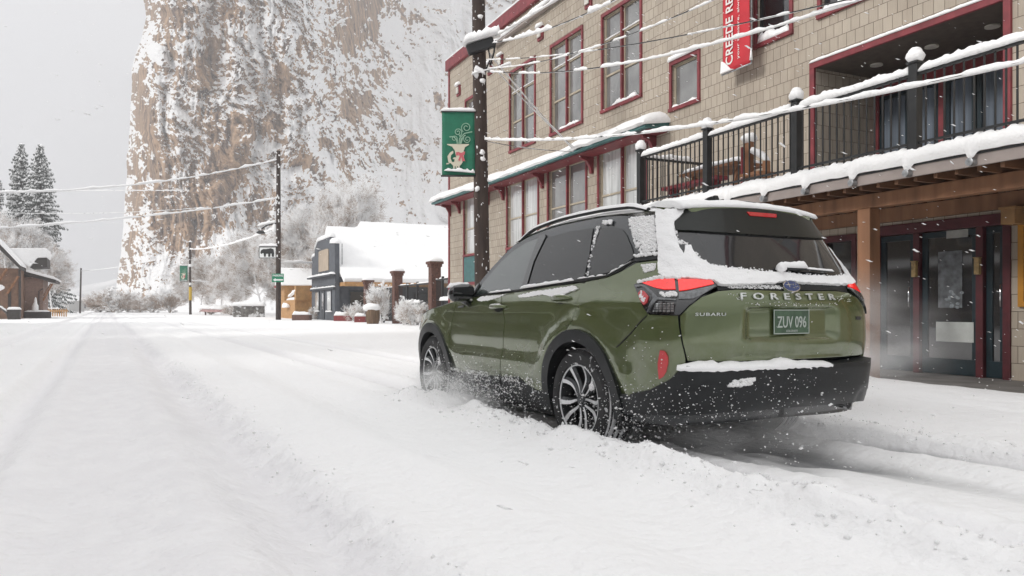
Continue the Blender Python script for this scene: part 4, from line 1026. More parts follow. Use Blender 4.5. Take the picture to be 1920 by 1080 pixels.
# awning with snow
aw = MB().poly([(0, 5.02), (.62, 4.86), (.62, 4.80), (.0, 4.80)], 7.25, 20.95, plane='yz').build('awning', M['teal'], bld)
MB().box(7.3, 20.9, .0, .06, 4.90, 4.80+.1).build('awning_board', M['red'], aw) if False else None
MB().box(7.3, 20.9, .002, .50, 4.765, 4.797).build('awning_soffit', M['red'], aw)
mb = MB(); rnd = random.Random(5); m_ = 150
prof0 = [(.0, 5.03), (.0, 5.22), (.15, 5.245), (.34, 5.20), (.52, 5.12), (.64, 5.01), (.68, 4.90), (.63, 4.85)]
for k in range(m_+1):
    s = 7.2+(21.0-7.2)*k/m_; nn = float(fbm(k*.13, 1, 3, 7)); dip = .16*math.exp(-((s-16.8)/.5)**2)
    for (y, z) in prof0: en = min(1, min(k, m_-k)/3+.25)**.5; mb.v.append((s, y*(1+.22*(nn-.5)) if z < 5.15 else y, 4.85+(z+(nn-.5)*.16*(1 if z > 4.95 else .5)-dip*(y > .3)*.5-.04*(z > 5.1)-4.85)*en))
n8 = len(prof0)
for k in range(m_):
    for j in range(n8): mb.f.append((k*n8+j, k*n8+(j+1) % n8, (k+1)*n8+(j+1) % n8, (k+1)*n8+j))
mb.f.append(tuple(range(n8))); mb.f.append(tuple(range(m_*n8, m_*n8+n8)))
mb.build('snow', M['snow'], aw, smooth=60)
for s in (20.56, 19.59, 16.99, 15.80, 13.12, 10.42, 7.75):
    MB().poly([(.0, 4.35), (.07, 4.35), (.10, 4.50), (.20, 4.66), (.36, 4.70), (.38, 4.762), (0, 4.762)], s-.05, s+.05, plane='yz').build('bracket', M['red'], aw, bevel=.006)
# upper porch recess
pr = MB()
a, b, c, d = porch; dp = -1.5
pr.add([(a, dp, c), (b, dp, c), (b, dp, d), (a, dp, d)], [(0, 1, 2, 3)])
po = pr.build('porch_back', M['dark'], bld)
MB().box(a, b, dp, 0, d+.0, d+.03).build('porch_ceiling', mat('porch_ceiling', (.085, .068, .055), .7, vary=.2), po)
for k, s in enumerate((.65, 1.6, 2.6)):
    dl = MB().lathe([(d-.02, .0), (d-.02, .075)], 20, axis='z', c=(s, -.75, 0)).lathe([(d-.001, .10), (d-.022, .10), (d-.022, .075)], 20, axis='z', c=(s, -.75, 0)).build('downlight', M['vent'], po)
jm = MB()
for (s, w_) in ((0, .11), (.58, .09), (.75, .09), (1.86, .1), (3.1, .09)): jm.box(s, s+w_, dp+.002, dp+.10, c, d-.35)
jm.box(a, b, dp+.002, dp+.12, d-.35, d-.12); jm.build('porch_jambs', M['red'], po)
for (s0_, s1_) in ((.11, .58), (.84, 1.33), (1.35, 1.86), (1.96, 2.5), (2.52, 3.1)):
    sa = MB(); t = .07
    sa.box(s0_, s1_, dp+.01, dp+.07, d-.35-t, d-.35); sa.box(s0_, s0_+t, dp+.01, dp+.07, c, d-.35-t); sa.box(s1_-t, s1_, dp+.01, dp+.07, c, d-.35-t); sa.box(s0_+t, s1_-t, dp+.01, dp+.07, c, c+.2)
    dd = sa.build('porch_door', M['teal_dark'], bld)
    MB().box(s0_+t, s1_-t, dp+.015, dp+.03, c+.2, d-.35-t).build('pane', M['pane_dark'] if s0_ < .5 else M['curtain'], dd)
tr = MB(); f = .10
tr.box(a-f, b+f, -.01, .045, d, d+f); tr.box(a-f, a, -.01, .045, c, d); tr.box(b, b+f, -.01, .045, c, d); tr.build('porch_trim', M['red'], po, bevel=.005)
MB().snow((a-f, .02, d+f), (b+f, .02, d+f), .09, .05, 8, .04).build('snow', M['snow'], po, smooth=True)
# balcony
DE = 2.0; D0, D1 = -6.0, 5.60
bal = MB().box(D0, D1, .0, DE-.04, 2.62, 2.80).build('balcony_deck', M['joist'], bld)
jb = MB()
k = D0+.1
while k < D1: jb.box(k, k+.045, .01, DE-.06, 2.46, 2.615); k += .26
jb.build('joists', M['joist'], bal)
MB().box(D0, D1+.03, DE-.04, DE, 2.51, 2.79).build('fascia', M['fascia'], bal, bevel=.004)
MB().box(D0, D1+.02, DE+.001, DE+.012, 2.635, 2.66).build('drip_edge', M['iron'], bal)
# deck snow
mb = MB(); m_ = 420; lumps = [2.24+.79*k for k in range(-9, 5)]
pf = [(.02, 2.81), (.02, 2.87), (1.0, 2.875), (1.72, 2.88), (1.93, 2.87), (2.035, 2.80), (2.06, 2.72), (2.03, 2.655), (1.99, 2.67), (1.96, 2.81)]
for k in range(m_+1):
    s = D0+(D1+.04-D0)*k/m_; nn = float(fbm(k*.09, 1, 3, 17)); n2 = float(fbm(k*.6, 4, 2, 18)); lp = max(math.exp(-((s-q)/.055)**4) for q in lumps)
    for j, (y, z) in enumerate(pf):
        dz = (nn-.5)*.05+(n2-.5)*.05 if 1 <= j <= 4 else (nn-.5)*.03
        if j in (6, 7): dz -= .075*lp; y += .03*lp
        if j == 5: y += .03*lp
        mb.v.append((s, y, z+dz))
n8 = len(pf)
for k in range(m_):
    for j in range(n8): mb.f.append((k*n8+j, k*n8+(j+1) % n8, (k+1)*n8+(j+1) % n8, (k+1)*n8+j))
mb.f.append(tuple(range(n8))); mb.f.append(tuple(range(m_*n8, m_*n8+n8)))
mb.build('snow', M['snow'], bal, smooth=60)
for q in lumps[3:]:
    MB().lathe([(DE+.003, .001), (DE+.003, .042), (DE+.085, .045), (DE+.09, .03), (DE+.09, .001)], 14, axis='y', c=(q, 0, 2.55)).build('post_anchor', M['steel'], bal, smooth=30)
rail = MB().box(D0, D1, DE-.09, DE-.05, 3.72, 3.765).box(D0, D1, DE-.085, DE-.055, 2.90, 2.93).box(D1-.05, D1-.01, .02, DE-.07, 3.72, 3.765).box(D1-.05, D1-.01, .02, DE-.07, 2.90, 2.93)
k = D0+.05
while k < D1: rail.box(k-.0085, k+.0085, DE-.079, DE-.062, 2.80, 3.72); k += .118
k = .1
while k < DE-.1: rail.box(D1-.038, D1-.021, k-.0085, k+.0085, 2.80, 3.72); k += .118
ra = rail.build('railing', M['iron'], bld)
posts = [5.53, 3.64, 1.72, -.15, -2.04, -3.93, -5.8]
for i, s in enumerate(posts):
    p = MB().box(s-.055, s+.055, DE-.125, DE-.015, 2.78, 3.86).box(s-.075, s+.075, DE-.145, DE+.005, 3.86, 3.885).box(s-.035, s+.035, DE-.105, DE-.035, 3.885, 3.91).build('railing_post', M['iron'], bld, bevel=.004)
    MB().blob((s, DE-.07, 3.95), (.105, .105, .09), i+3, n=(12, 8), jit=.06).blob((s, DE-.07, 4.0), (.08, .08, .065), i+9, n=(12, 8), jit=.06).build('snow', M['snow'], p, smooth=True)
mb = MB()
for i, (a_, b_) in enumerate(zip(posts, posts[1:])): mb.snow((a_-.06, DE-.07, 3.76), (b_+.06, DE-.07, 3.76), .10, .085, i+1, .04, rough=.35, droop=.01)
mb.snow((D1-.03, DE-.12, 3.76), (D1-.03, .7, 3.76), .08, .09, 11, .04, rough=.4); mb.build('snow', M['snow'], ra, smooth=True)
# porch posts and beam
for i, s in enumerate((.87, -2.3, -4.6)):
    p = MB().box(s-.10, s+.10, 1.40, 1.60, -.02, 2.27).build('porch_post', M['wood'], bld, bevel=.01)
for s in (-2.3, -4.6): MB().obox((s+.34, 1.5, 2.06), .11, .11, .62, ry=R(-48)).obox((s-.34, 1.5, 2.06), .11, .11, .62, ry=R(48)).build('knee_brace', M['wood'], bld, bevel=.008)
MB().box(-.32, -.10, .03, .30, 2.21, 2.245).box(-.30, -.12, .03, .28, 2.02, 2.21).build('corbel', M['tan_timber'], bld, bevel=.008)
MB().box(D0, D1-.1, 1.41, 1.59, 2.272, 2.457).build('porch_beam', M['wood'], bld, bevel=.008)
MB().box(D0, D1-.1, .012, .09, 2.25, 2.457).build('ledger', M['wood'], bld)
# shop front doors
fr = MB(); 
for s in (-.085, .28, 1.23, 1.93): fr.box(s, s+.10, -.08, .03, -.0, 2.05)
fr.box(-.085, 2.03, -.09, .035, 2.05, 2.20)
sf = fr.build('shop_front', M['maroon'], bld, bevel=.006)
def door(s0, s1, h0, h1, handle=None, par=bld):
    t = .085; sa = MB(); sa.box(s0, s1, -.075, -.03, h1-t, h1); sa.box(s0, s1, -.075, -.03, h0, h0+.22); sa.box(s0, s0+t, -.075, -.03, h0+.22, h1-t); sa.box(s1-t, s1, -.075, -.03, h0+.22, h1-t)
    dr = sa.build('door', M['teal_dark'], par, bevel=.004)
    MB().box(s0+t, s1-t, -.062, -.05, h0+.22, h1-t).build('pane', M['pane_dark'], dr)
    if handle is not None: MB().tube([(handle, -.03, .95), (handle, .03, .97), (handle, .03, 1.25), (handle, -.03, 1.27)], .012, 8).build('handle', M['chrome'], dr, smooth=True)
    return dr
door(-.0, .27, .01, 2.04, .04); dm = door(.385, 1.225, .01, 2.04); door(1.335, 1.925, .01, 2.04, 1.40)
MB().box(.44, 1.0, -.028, -.022, .47, .75).build('paper_sign', mat('paper', (.50, .52, .50), .6, vary=.1), dm)
MB().box(.52, .84, -.028, -.022, 1.93, 2.04).build('paper_strip', mat('paper2', (.33, .33, .31), .6, vary=.2), dm)
rnd = random.Random(3); mb = MB(); M['poster'] = mat('poster_grey', (.13, .14, .15), .5, vary=.6, vscale=9)
MB().box(.62, .98, -.046, -.041, .95, 1.75).build('poster', M['poster'], dm)
for k in range(16): mb.blob((.72+rnd.uniform(-.1, .13), -.036, 1.06+rnd.uniform(-.11, .14)), (.03, .004, .02), k)
mb.build('frost_decal', mat('decal_grey', (.28, .31, .33), .5, vary=.4, vscale=30), dm)
M['brass'] = mat('lantern_brass', (.35, .24, .10), .45, vary=.4, vscale=20)
for s in (.33, 1.28): MB().box(s-.035, s+.035, .031, .09, 1.40, 1.62).box(s-.045, s+.045, .031, .10, 1.62, 1.635).build('wall_lantern', M['brass'], sf, bevel=.006)
for (a_, b_, c_, d_) in shopf[1:]:
    g2 = MB(); g2.box(a_, a_+.08, -.08, .03, c_, d_); g2.box(b_-.08, b_, -.08, .03, c_, d_); g2.box(a_+.08, b_-.08, -.08, .03, d_-.1, d_); g2.box((a_+b_)/2-.04, (a_+b_)/2+.04, -.08, .03, c_, d_-.1)
    g2 = g2.build('shop_window', M['maroon'], bld); MB().box(a_+.02, b_-.02, -.10, -.09, c_+.01, d_-.02).build('pane', M['pane_dark'], g2)
yf = MB(); yf.box(-.86, -.19, .0, .04, 2.02, 2.09).box(-.86, -.19, .0, .04, .96, 1.03).box(-.26, -.19, .0, .04, 1.03, 2.02).box(-.86, -.79, .0, .04, 1.03, 2.02)
yf = yf.build('poster_frame', mat('yellow_frame', (.45, .20, .015), .5, vary=.1), bld)
MB().box(-.79, -.26, .002, .012, 1.03, 2.02).build('poster', M['vent'], yf)
# things standing on the balcony
tb = empty('picnic_table', L2W(4.45, .95, 2.87), math.pi/2+BTH, 'snow topped red picnic table on the balcony behind the railing', 'table')
MB().box(-.75, .75, -.36, .36, .50, .55).build('tabletop', M['wood'], tb, bevel=.01)
MB().snow((-.74, 0, .55), (.74, 0, .55), .72, .12, 4, .1).build('snow', M['snow'], tb, smooth=True)
for s in (-.6, .6): MB().obox((s, .2, .25), .06, .09, .50, rx=R(22)).obox((s, -.2, .25), .06, .09, .50, rx=R(-22)).build('leg', M['wood'], tb)
for y in (-.62, .62): MB().box(-.75, .75, y-.13, y+.13, .22, .28).box(-.6, -.52, y-.1, y+.1, 0, .22).box(.52, .6, y-.1, y+.1, 0, .22).build('bench', M['red'], tb)
cb = empty('patio_chair', L2W(3.35, 1.3, 2.87), math.pi/2+BTH, 'brown and red wooden patio chair capped with snow on the balcony', 'chair')
MB().box(-.05, .07, -.05, .05, 0, .80).box(-.42, -.34, -.05, .05, 0, .42).build('back_post', M['wood'], cb, bevel=.008)
MB().box(-.42, .05, -.2, .2, .20, .25).build('seat', M['wood'], cb); MB().box(.071, .11, -.09, .09, .10, .72).build('backrest', M['red'], cb)
MB().blob((.02, 0, .86), (.13, .13, .09), 4, n=(10, 7)).snow((-.40, 0, .42), (-.05, 0, .62), .14, .10, 5, .04).build('snow', M['snow'], cb, smooth=True)
# ------------------------------------------------------------------ red vertical banner on the wall
bn = empty('red_banner', L2W(4.80, .30, 5.40), math.pi/2+BTH, 'red vertical cloth banner with white lettering hanging from the shingled wall', 'banner')
M['bred'] = mat('banner_red', (.52, .022, .035), .7, vary=.12, vscale=3); M['bwhite'] = mat('banner_white', (.75, .73, .70), .7)
BWd, BH = .74, 2.7
def banner_cloth(w_, h_, mt, par, rip=.02, nx=10, nz=30, name='cloth', thick=.006, seed=1):
    mb = MB()
    for j in range(nz+1):
        for i in range(nx+1):
            x = -w_/2+w_*i/nx; z = h_*j/nz; mb.v.append((x, rip*math.sin(x*5+z*2.2+seed)*(1-.3*j/nz)+rip*.5*math.sin(z*6+seed), z))
    for j in range(nz):
        for i in range(nx): a_ = j*(nx+1)+i; mb.f.append((a_, a_+1, a_+nx+2, a_+nx+1))
    o = mb.build(name, mt, par, smooth=True, flipfix=False); m = o.modifiers.new('solid', 'SOLIDIFY'); m.thickness = thick; m.offset = 0
    return o
banner_cloth(BWd, BH, M['bred'], bn, .012)
def flat_text(name, body, xmap, mt, par, y, bold=0, spacing=1, thick=.003):
    """xmap(a,b)->(x,z) for a,b in 0..1 along and up the text"""
    co, fs = text_mesh(body, bold=bold, spacing=spacing); mb = MB(); mb.add([(xmap(a_, b_)[0], y, xmap(a_, b_)[1]) for a_, b_ in co], fs)
    o = mb.build(name, mt, par, flipfix=False); sm = o.modifiers.new('solid', 'SOLIDIFY'); sm.thickness = thick; sm.offset = 0
    return o
# local x grows to the left of the picture; text reads upwards
flat_text('lettering', 'CREEDE REPERTORY', lambda a_, b_: (.06+.20*b_, .12+2.35*a_), M['bwhite'], bn, .028, bold=.015)
flat_text('small_lettering', 'your theatre, always', lambda a_, b_: (-.13+.08*b_, .16+1.25*a_), M['bwhite'], bn, .028)
MB().tube([(-.40, 0, -.01), (.40, 0, -.01)], .018, 8).tube([(-.40, 0, BH+.01), (.40, 0, BH+.01)], .018, 8).tube([(-.405, 0, -.02), (-.405, -.0, BH)], .014, 6).build('banner_rod', M['steel'], bn, smooth=True)
MB().poly([(.39, .0), (.36, .24), (.26, .17), (.12, .03), (.02, .0)], .0, .06).build('snow', M['snow'], bn, bevel=.015)
MB().tube([(-.405, .01, .05), (-.405, .01, .25)], [.03, .012], 8).build('snow', M['snow'], bn, smooth=True)
# ------------------------------------------------------------------ poles, wires and street signs
def at(px, depth, py=None):
    return Vector(((px-960)/FPX*depth, depth, EYE+(HY-py)/FPX*depth if py is not None else 0))
def gz(x, y):
    q = x*RQ.x+y*RQ.y; t = x*RD.x+y*RD.y
    return float(ground_h(np.array([q]), np.array([t]))[0])
M['greenb'] = mat('banner_green', (.012, .15, .085), .7, vary=.15, vscale=5)
M['cream_art'] = mat('banner_cream', (.62, .58, .46), .7); M['pale_art'] = mat('banner_pale_green', (.28, .46, .34), .7); M['pink_art'] = mat('banner_bow', (.55, .12, .14), .7)
M['sign_green'] = mat('sign_green', (.0, .20, .10), .5); M['white'] = mat('sign_white', (.80, .81, .80), .5); M['black'] = mat('black_metal', (.015, .015, .016), .5)
def pole(px0, base_px, top, depth, r, label, lean=0, nm='utility_pole'):
    b = at(base_px, depth); b.z = gz(b.x, b.y)-.1
    t = empty(nm, b, 0, label, 'utility pole', 'wooden utility poles along the street')
    tx = at(px0, depth).x-b.x; H = top-b.z
    mb = MB(); n = 10
    mb.tube([(tx*k/n, 0, H*k/n) for k in range(n+1)], [r*(1.08-.25*k/n) for k in range(n+1)], 14)
    mb.build('shaft', M['bark'], t, smooth=True)
    return t, b, Vector((tx, 0, H))
p1, b1, v1 = pole(895, 906, 9.6, 17.0, .165, 'dark tall utility pole beside the green banner, its foot hidden behind the SUV')
rnd = random.Random(8); mb = MB()
for k in range(110):
    z = rnd.uniform(1, 9.4); a = rnd.uniform(math.pi*1.0, math.pi*2); rr = .165*(1.08-.25*z/9.6)
    mb.blob((v1.x*z/v1.z+rr*math.cos(a), rr*math.sin(a), z), (rnd.uniform(.004, .018), .012, rnd.uniform(.006, .045)), k, n=(6, 4), jit=.4)
for z, h_ in ((6.05, .16), (4.35, .10), (4.2, .08), (3.55, .1), (5.9, .08), (7.3, .07)): mb.blob((v1.x*z/v1.z+rnd.uniform(-.12, .12), -.17, z), (.06, .04, h_*.6), int(z*9), n=(8, 5), jit=.3)
mb.build('snow', M['snow_fine'], p1, smooth=True)
zz = EYE+(HY-95)/FPX*17
st = MB().obox((-.05, -.18, zz), .62, .16, .22, ry=R(-18)).build('transformer_bracket', M['black'], p1, bevel=.03)
MB().tube([(.28, -.2, zz+.12), (.24, -.22, zz-.15), (.16, -.2, zz-.42)], .022, 6).tube([(.12, -.2, zz-.05), (.16, -.24, zz-.3), (.05, -.2, zz-.55)], .018, 6).build('conductor_loop', M['black'], p1, smooth=True)
MB().snow((-.42, -.18, zz+.03), (.38, -.18, zz+.26), .34, .20, 5, .04, rough=.4).snow((-.25, -.2, zz-.62), (.62, -.2, zz-.40), .07, .06, 7, .03, rough=.5).snow((-.18, -.17, zz-.5), (.05, -.2, zz-.62), .12, .10, 8, .03).build('snow', M['snow'], st, smooth=True)
p2, b2, v2 = pole(522, 522, 12.15, 55.0, .17, 'tall brown utility pole carrying the PARKING arrow sign and the bear sign')
p3, b3, v3 = pole(356, 357, 9.3, 98.0, .15, 'reddish utility pole with a small green banner and a yellow sleeve')
p4, b4, v4 = pole(152, 150, 7.5, 127.0, .14, 'farthest thin grey utility pole left of the cliff')
mb = MB()
for k in range(26): z = rnd.uniform(4, 12); mb.blob((rnd.uniform(-.12, .12), -.17, z), (.05, .04, rnd.uniform(.03, .10)), k, n=(6, 4), jit=.3)
mb.build('snow', M['snow'], p2)
z3 = lambda py, d: EYE+(HY-py)/FPX*d
MB().cyl(0, 0, z3(563, 98)-b3.z, z3(538, 98)-b3.z, .19, 14).build('yellow_sleeve', mat('yellow_guard', (.55, .36, .02), .6), p3, smooth=30)
MB().cyl(0, 0, z3(535, 98)-b3.z, z3(530, 98)-b3.z, .18, 14).build('white_band', M['white'], p3, smooth=30)
MB().blob((0, -.1, z3(498, 98)-b3.z), (.26, .2, .2), 3).snow((-.2, 0, v3.z), (.2, 0, v3.z), .3, .25, 3).build('snow', M['snow'], p3, smooth=True)
# street lamp arm on the second pole
sl = empty('street_lamp', (b2.x, b2.y, z3(425, 55)), 0, 'black street lamp on an arm high on the brown utility pole', 'street lamp')
MB().tube([(-.1, 0, .25), (-.8, 0, .1), (-1.2, 0, -.15)], .05, 6).build('arm', M['black'], sl, smooth=True)
MB().lathe([(.16, .02), (.14, .14), (.02, .30), (-.06, .30), (-.10, .16), (-.10, 0)], 14, axis='z', c=(-1.25, 0, -.42)).build('lamp_shade', M['black'], sl, smooth=30)
MB().snow((-1.5, 0, .02), (-.15, 0, .32), .16, .14, 3, .08, rough=.5).blob((-.28, 0, -.1), (.2, .12, .35), 8).build('snow', M['snow'], sl, smooth=True)
# ---- green banner with the horn
def horn_banner(loc, w_, h_, label, rz=0, detail=True):
    t = empty('green_banner', loc, rz, label, 'banner', 'green street banners')
    banner_cloth(w_, h_, M['greenb'], t, .012, seed=2)
    S = w_/6.4    # design units: 6.4 wide, 12 high ; x left..right from centre
    sc = h_/12.
    def X(x, z): return (x*S, z*sc)
    y = -.03
    def art(pl, mt, nm, dy=0): return MB().poly([X(*p) for p in pl], y-dy-.004, y-dy).build(nm, mt, t)
    art([(-2.2, 5.9), (2.1, 5.9), (2.05, 5.75), (1.3, 5.3), (1.05, 4.6), (1.1, 3.6), (1.1, 2.9), (.6, 2.1), (.25, 1.75), (.25, 1.35), (-.05, 1.35), (-.05, 1.7), (-.25, 1.7), (-.25, 1.35), (-.5, 1.35), (-.5, 1.7), (-.7, 1.7), (-.7, 1.35), (-1.0, 1.35), (-1.0, 1.8), (-1.5, 2.3), (-2.3, 2.3), (-2.3, 2.05), (-1.8, 2.1), (-2.0, 2.9), (-2.1, 3.6), (-1.6, 4.3), (-1.0, 4.65), (-.95, 4.2), (-1.4, 3.8), (-1.5, 3.2), (-1.2, 2.5), (-.8, 2.5), (-.7, 3.0), (-1.1, 3.1), (-.9, 3.35), (-.4, 3.4), (-.7, 4.7), (-1.2, 5.4), (-2.15, 5.75)], M['cream_art'], 'horn_emblem')
    art([(.0, 4.4), (.55, 4.2), (1.3, 4.5), (1.25, 3.9), (.95, 3.75), (1.35, 2.6), (.95, 2.75), (.75, 2.5), (.6, 3.5), (.3, 2.6), (.1, 2.9), (-.1, 2.6), (.3, 3.7), (-.15, 3.75), (-.5, 3.7), (-.4, 4.05), (-.5, 4.3)], M['pink_art'], 'bow', .006)
    mb = MB()
    def spiral(cx, cz, r0, turns, a0, d=1):
        pts = []; n = 36
        for k in range(n+1):
            q = a0+d*turns*2*math.pi*k/n; rr = r0*(1-.78*k/n); pts.append((X(cx+rr*math.cos(q), cz+rr*math.sin(q)*1.0)[0], y-.006, X(cx, cz+rr*math.sin(q))[1]))
        mb.tube(pts, .085*S, 5)
    spiral(1.55, 9.0, 1.0, 1.6, -2.2, -1); spiral(-.05, 8.1, .78, 1.6, -1.0, 1); spiral(-.75, 6.9, .6, 1.5, -1.0, 1); spiral(1.75, 6.8, .75, 1.5, 2.6, 1)
    for pl in (((.1, 5.9), (.3, 7), (1.2, 7.9), (2.7, 8.2)), ((-.2, 5.9), (-.2, 6.6), (-.9, 7.3), (-1.7, 7.25)), ((.35, 5.9), (.6, 6.9), (.2, 7.6)), ((.5, 5.9), (.9, 7.2), (1.4, 7.6))): mb.tube([(X(*p)[0], y-.006, X(*p)[1]) for p in pl], .12*S, 5)
    mb.build('scroll_art', M['pale_art'], t)
    MB().tube([(-w_/2-.02, 0, h_+.01), (w_/2+.25, 0, h_+.01)], .022, 6).tube([(-w_/2-.02, 0, -.01), (w_/2+.25, 0, -.01)], .022, 6).build('banner_rod', M['black'], t, smooth=True)
    MB().snow((-w_/2-.03, 0, h_+.02), (w_/2+.02, 0, h_+.01), .13, .075, 4, .05, rough=.2).snow((-w_/2+.05, -.03, .10), (w_/2, -.03, .05), .05, .05, 4, .04, rough=.8).build('snow', M['snow'], t, smooth=True)
    return t
c = at(859.5, 16.9, 329); horn_banner(c, .72, 1.385, 'large green banner with a cream horn and red bow on the near pole')
c = at(344.5, 97.8, 527); horn_banner(c, .98, 1.95, 'small distant green banner hanging on the reddish pole')
# ---- bear sign and parking sign
bs = empty('bear_sign', at(501.5, 54.8, 483), 0, 'hanging white sign with a black bear silhouette on the brown pole', 'sign')
MB().box(-.56, .56, -.02, .02, 0, .72).build('sign_board', M['white'], bs)
MB().poly([(-.50, .36), (-.44, .52), (-.30, .60), (-.10, .60), (.25, .66), (.44, .58), (.48, .30), (.46, .06), (.32, .06), (.30, .28), (.22, .28), (.20, .06), (.06, .06), (.06, .28), (-.10, .26), (-.12, .06), (-.24, .06), (-.26, .30), (-.34, .32), (-.44, .24)], -.035, -.022).build('bear_emblem', M['black'], bs)
MB().box(-.58, .7, -.03, .03, .72, .80).box(-.60, -.56, -.03, .03, -.03, .72).box(-.56, .56, -.03, .03, -.04, 0).build('sign_frame', M['black'], bs)
MB().snow((-.6, 0, .80), (.7, 0, .80), .16, .16, 3, .08).build('snow', M['snow'], bs, smooth=True)
ps = empty('parking_sign', at(521, 54.75, 529), 0, 'green PARKING sign with a white arrow pointing left on the brown pole', 'sign')
MB().box(-.42, .42, -.015, .015, 0, .60).build('sign_board', M['sign_green'], ps, bevel=.01)
flat_text('lettering', 'PARKING', lambda a_, b_: (-.36+.72*a_, .40+.14*b_), M['white'], ps, -.02, bold=.02)
MB().poly([(-.34, .16), (-.16, .28), (-.16, .21), (.34, .21), (.34, .11), (-.16, .11), (-.16, .04)], -.024, -.018).build('arrow', M['white'], ps)
# ---- wires with snow lying on them
def wire(name, a, b, sag, r, hsnow, label, seed=1, gaps=0, n=40, group='snow covered power lines', wsn=None):
    a = Vector(a); b = Vector(b); pts = []
    for k in range(n+1):
        t = k/n; p = a.lerp(b, t); p.z -= sag*4*t*(1-t); pts.append(p)
    t_ = MB(); t_.tube(pts, r, 5); o = t_.build(name, M['black'], None, smooth=True); tag(o, label, 'power line', group)
    mb = MB(); L = (b-a).length; m = int(L/ max(.05, hsnow*1.2)); m = min(m, 700); rnd = random.Random(seed)
    sd = (b-a).cross(Vector((0, 0, 1))).normalized(); w_ = wsn or hsnow*.9; n_ = 5; rows = []
    for k in range(m+1):
        t = k/m; p = a.lerp(b, t); p.z -= sag*4*t*(1-t)
        nn = float(fbm(k*.28, seed*5.1, 4, 3)); g = 1
        if gaps and float(vnoise(t*L/gaps, seed*3.3, 4)) < .45: g = .12
        hh = max(.12, 1+(nn-.5)*2.4)*g
        rows.append([p+sd*w_/2*hh**.5+Vector((0, 0, -r)), p+sd*w_*.4*hh**.5+Vector((0, 0, hsnow*.6*hh)), p+Vector((0, 0, hsnow*hh)), p-sd*w_*.4*hh**.5+Vector((0, 0, hsnow*.6*hh)), p-sd*w_/2*hh**.5+Vector((0, 0, -r))])
    for r_ in rows: mb.v += [tuple(p) for p in r_]
    for i in range(m):
        for j in range(5): mb.f.append((i*5+j, i*5+(j+1) % 5, (i+1)*5+(j+1) % 5, (i+1)*5+j))
    mb.build('snow', M['snow'], o, smooth=True)
    return o
def W3(px, py, d): return at(px, d, py)
# from the near pole to the building / to the right of the picture
wire('power_line', W3(921, 80, 16.8), W3(1290, -75, 9.0), .18, .012, .055, 'thickest snowy cable rising from the near pole across the upper wall', 1, gaps=.35)
wire('power_line', W3(925, 70, 17), W3(1210, -105, 11.0), .02, .012, .05, 'short snowy cable climbing from the near pole to the top of the picture', 2)
wire('power_line', W3(912, 112, 16.8), W3(1700, -28, 7.2), .16, .008, .018, 'thin wire running from the near pole over the red banner corner', 3, gaps=.5)
wire('power_line', W3(915, 128, 16.8), W3(1620, -140, 7.0), .30, .008, .022, 'thin snowy wire sloping up past the tall windows', 4, gaps=.4)
wire('power_line', W3(912, 133, 16.8), W3(1640, -10, 7.6), .30, .010, .034, 'double snowy wire passing in front of the red banner', 5, gaps=.6)
wire('power_line', W3(909, 261, 16.9), W3(2050, 85, 6.6), .28, .016, .040, 'long snowy cable from the near pole down across the balcony railing', 6)
wire('guy_wire', W3(917, 100, 16.8), L2W(10.42, .36, 4.75), .05, .012, .03, 'snowy stay wire slanting down from the near pole to the awning bracket', 7, group='stay wires')
wire('guy_wire', W3(919, 118, 16.8), L2W(10.30, .36, 4.78), .09, .010, .02, 'second thinner stay wire beside the slanting one', 8, group='stay wires')
wire('power_line', W3(909, 264, 16.9), W3(1075, 284, 18.3), .05, .008, .012, 'short faint wire from the near pole to the wall below the awning', 9)
# across the street and along it
tp = lambda b, v, dz=0, dx=0: Vector((b.x+v.x+dx, b.y, b.z+v.z+dz))
wire('power_line', tp(b2, v2, -.6), W3(-420, 340, 40), 1.35, .025, .11, 'upper snowy cable sagging across the street from the brown pole', 10)
wire('power_line', W3(520, 372, 55), W3(-420, 442, 36), .55, .025, .11, 'lower snowy cable sagging across the street from the brown pole', 11)
wire('power_line', W3(355, 357, 98), W3(-260, 358, 95), .05, .03, .09, 'level snowy cable crossing in front of the spruce trees', 12)
wire('power_line', W3(395, 388, 98), W3(-100, 394, 90), .6, .02, .05, 'faint thin wire between the two snowy cables', 13)
wire('power_line', W3(522, 425, 55), tp(b3, v3, -.9), .5, .03, .13, 'snowy cable from the lamp arm down to the reddish pole', 14)
wire('power_line', tp(b3, v3, -1.2), tp(b4, v4, -.5), .4, .02, .07, 'snowy cable between the two farthest poles', 15)
#wire('power_line', W3(524, 290, 55), tp(b1, v1, -.2), 1.0, .02, .05, 'thin wire running from the brown pole top to the near pole top', 16)
wire('power_line', W3(356, 526, 98), W3(414, 530, 100), .02, .03, .12, 'short snowy cross wire beside the yellow sleeve', 17)
wire('power_line', W3(524, 492, 55), W3(585, 493, 58), .02, .03, .16, 'short snowy cable from the brown pole to the grey shop', 18)
wire('power_line', tp(b4, v4, -2.0), W3(60, 545, 150), .3, .02, .05, 'far wire left of the thin grey pole', 19)
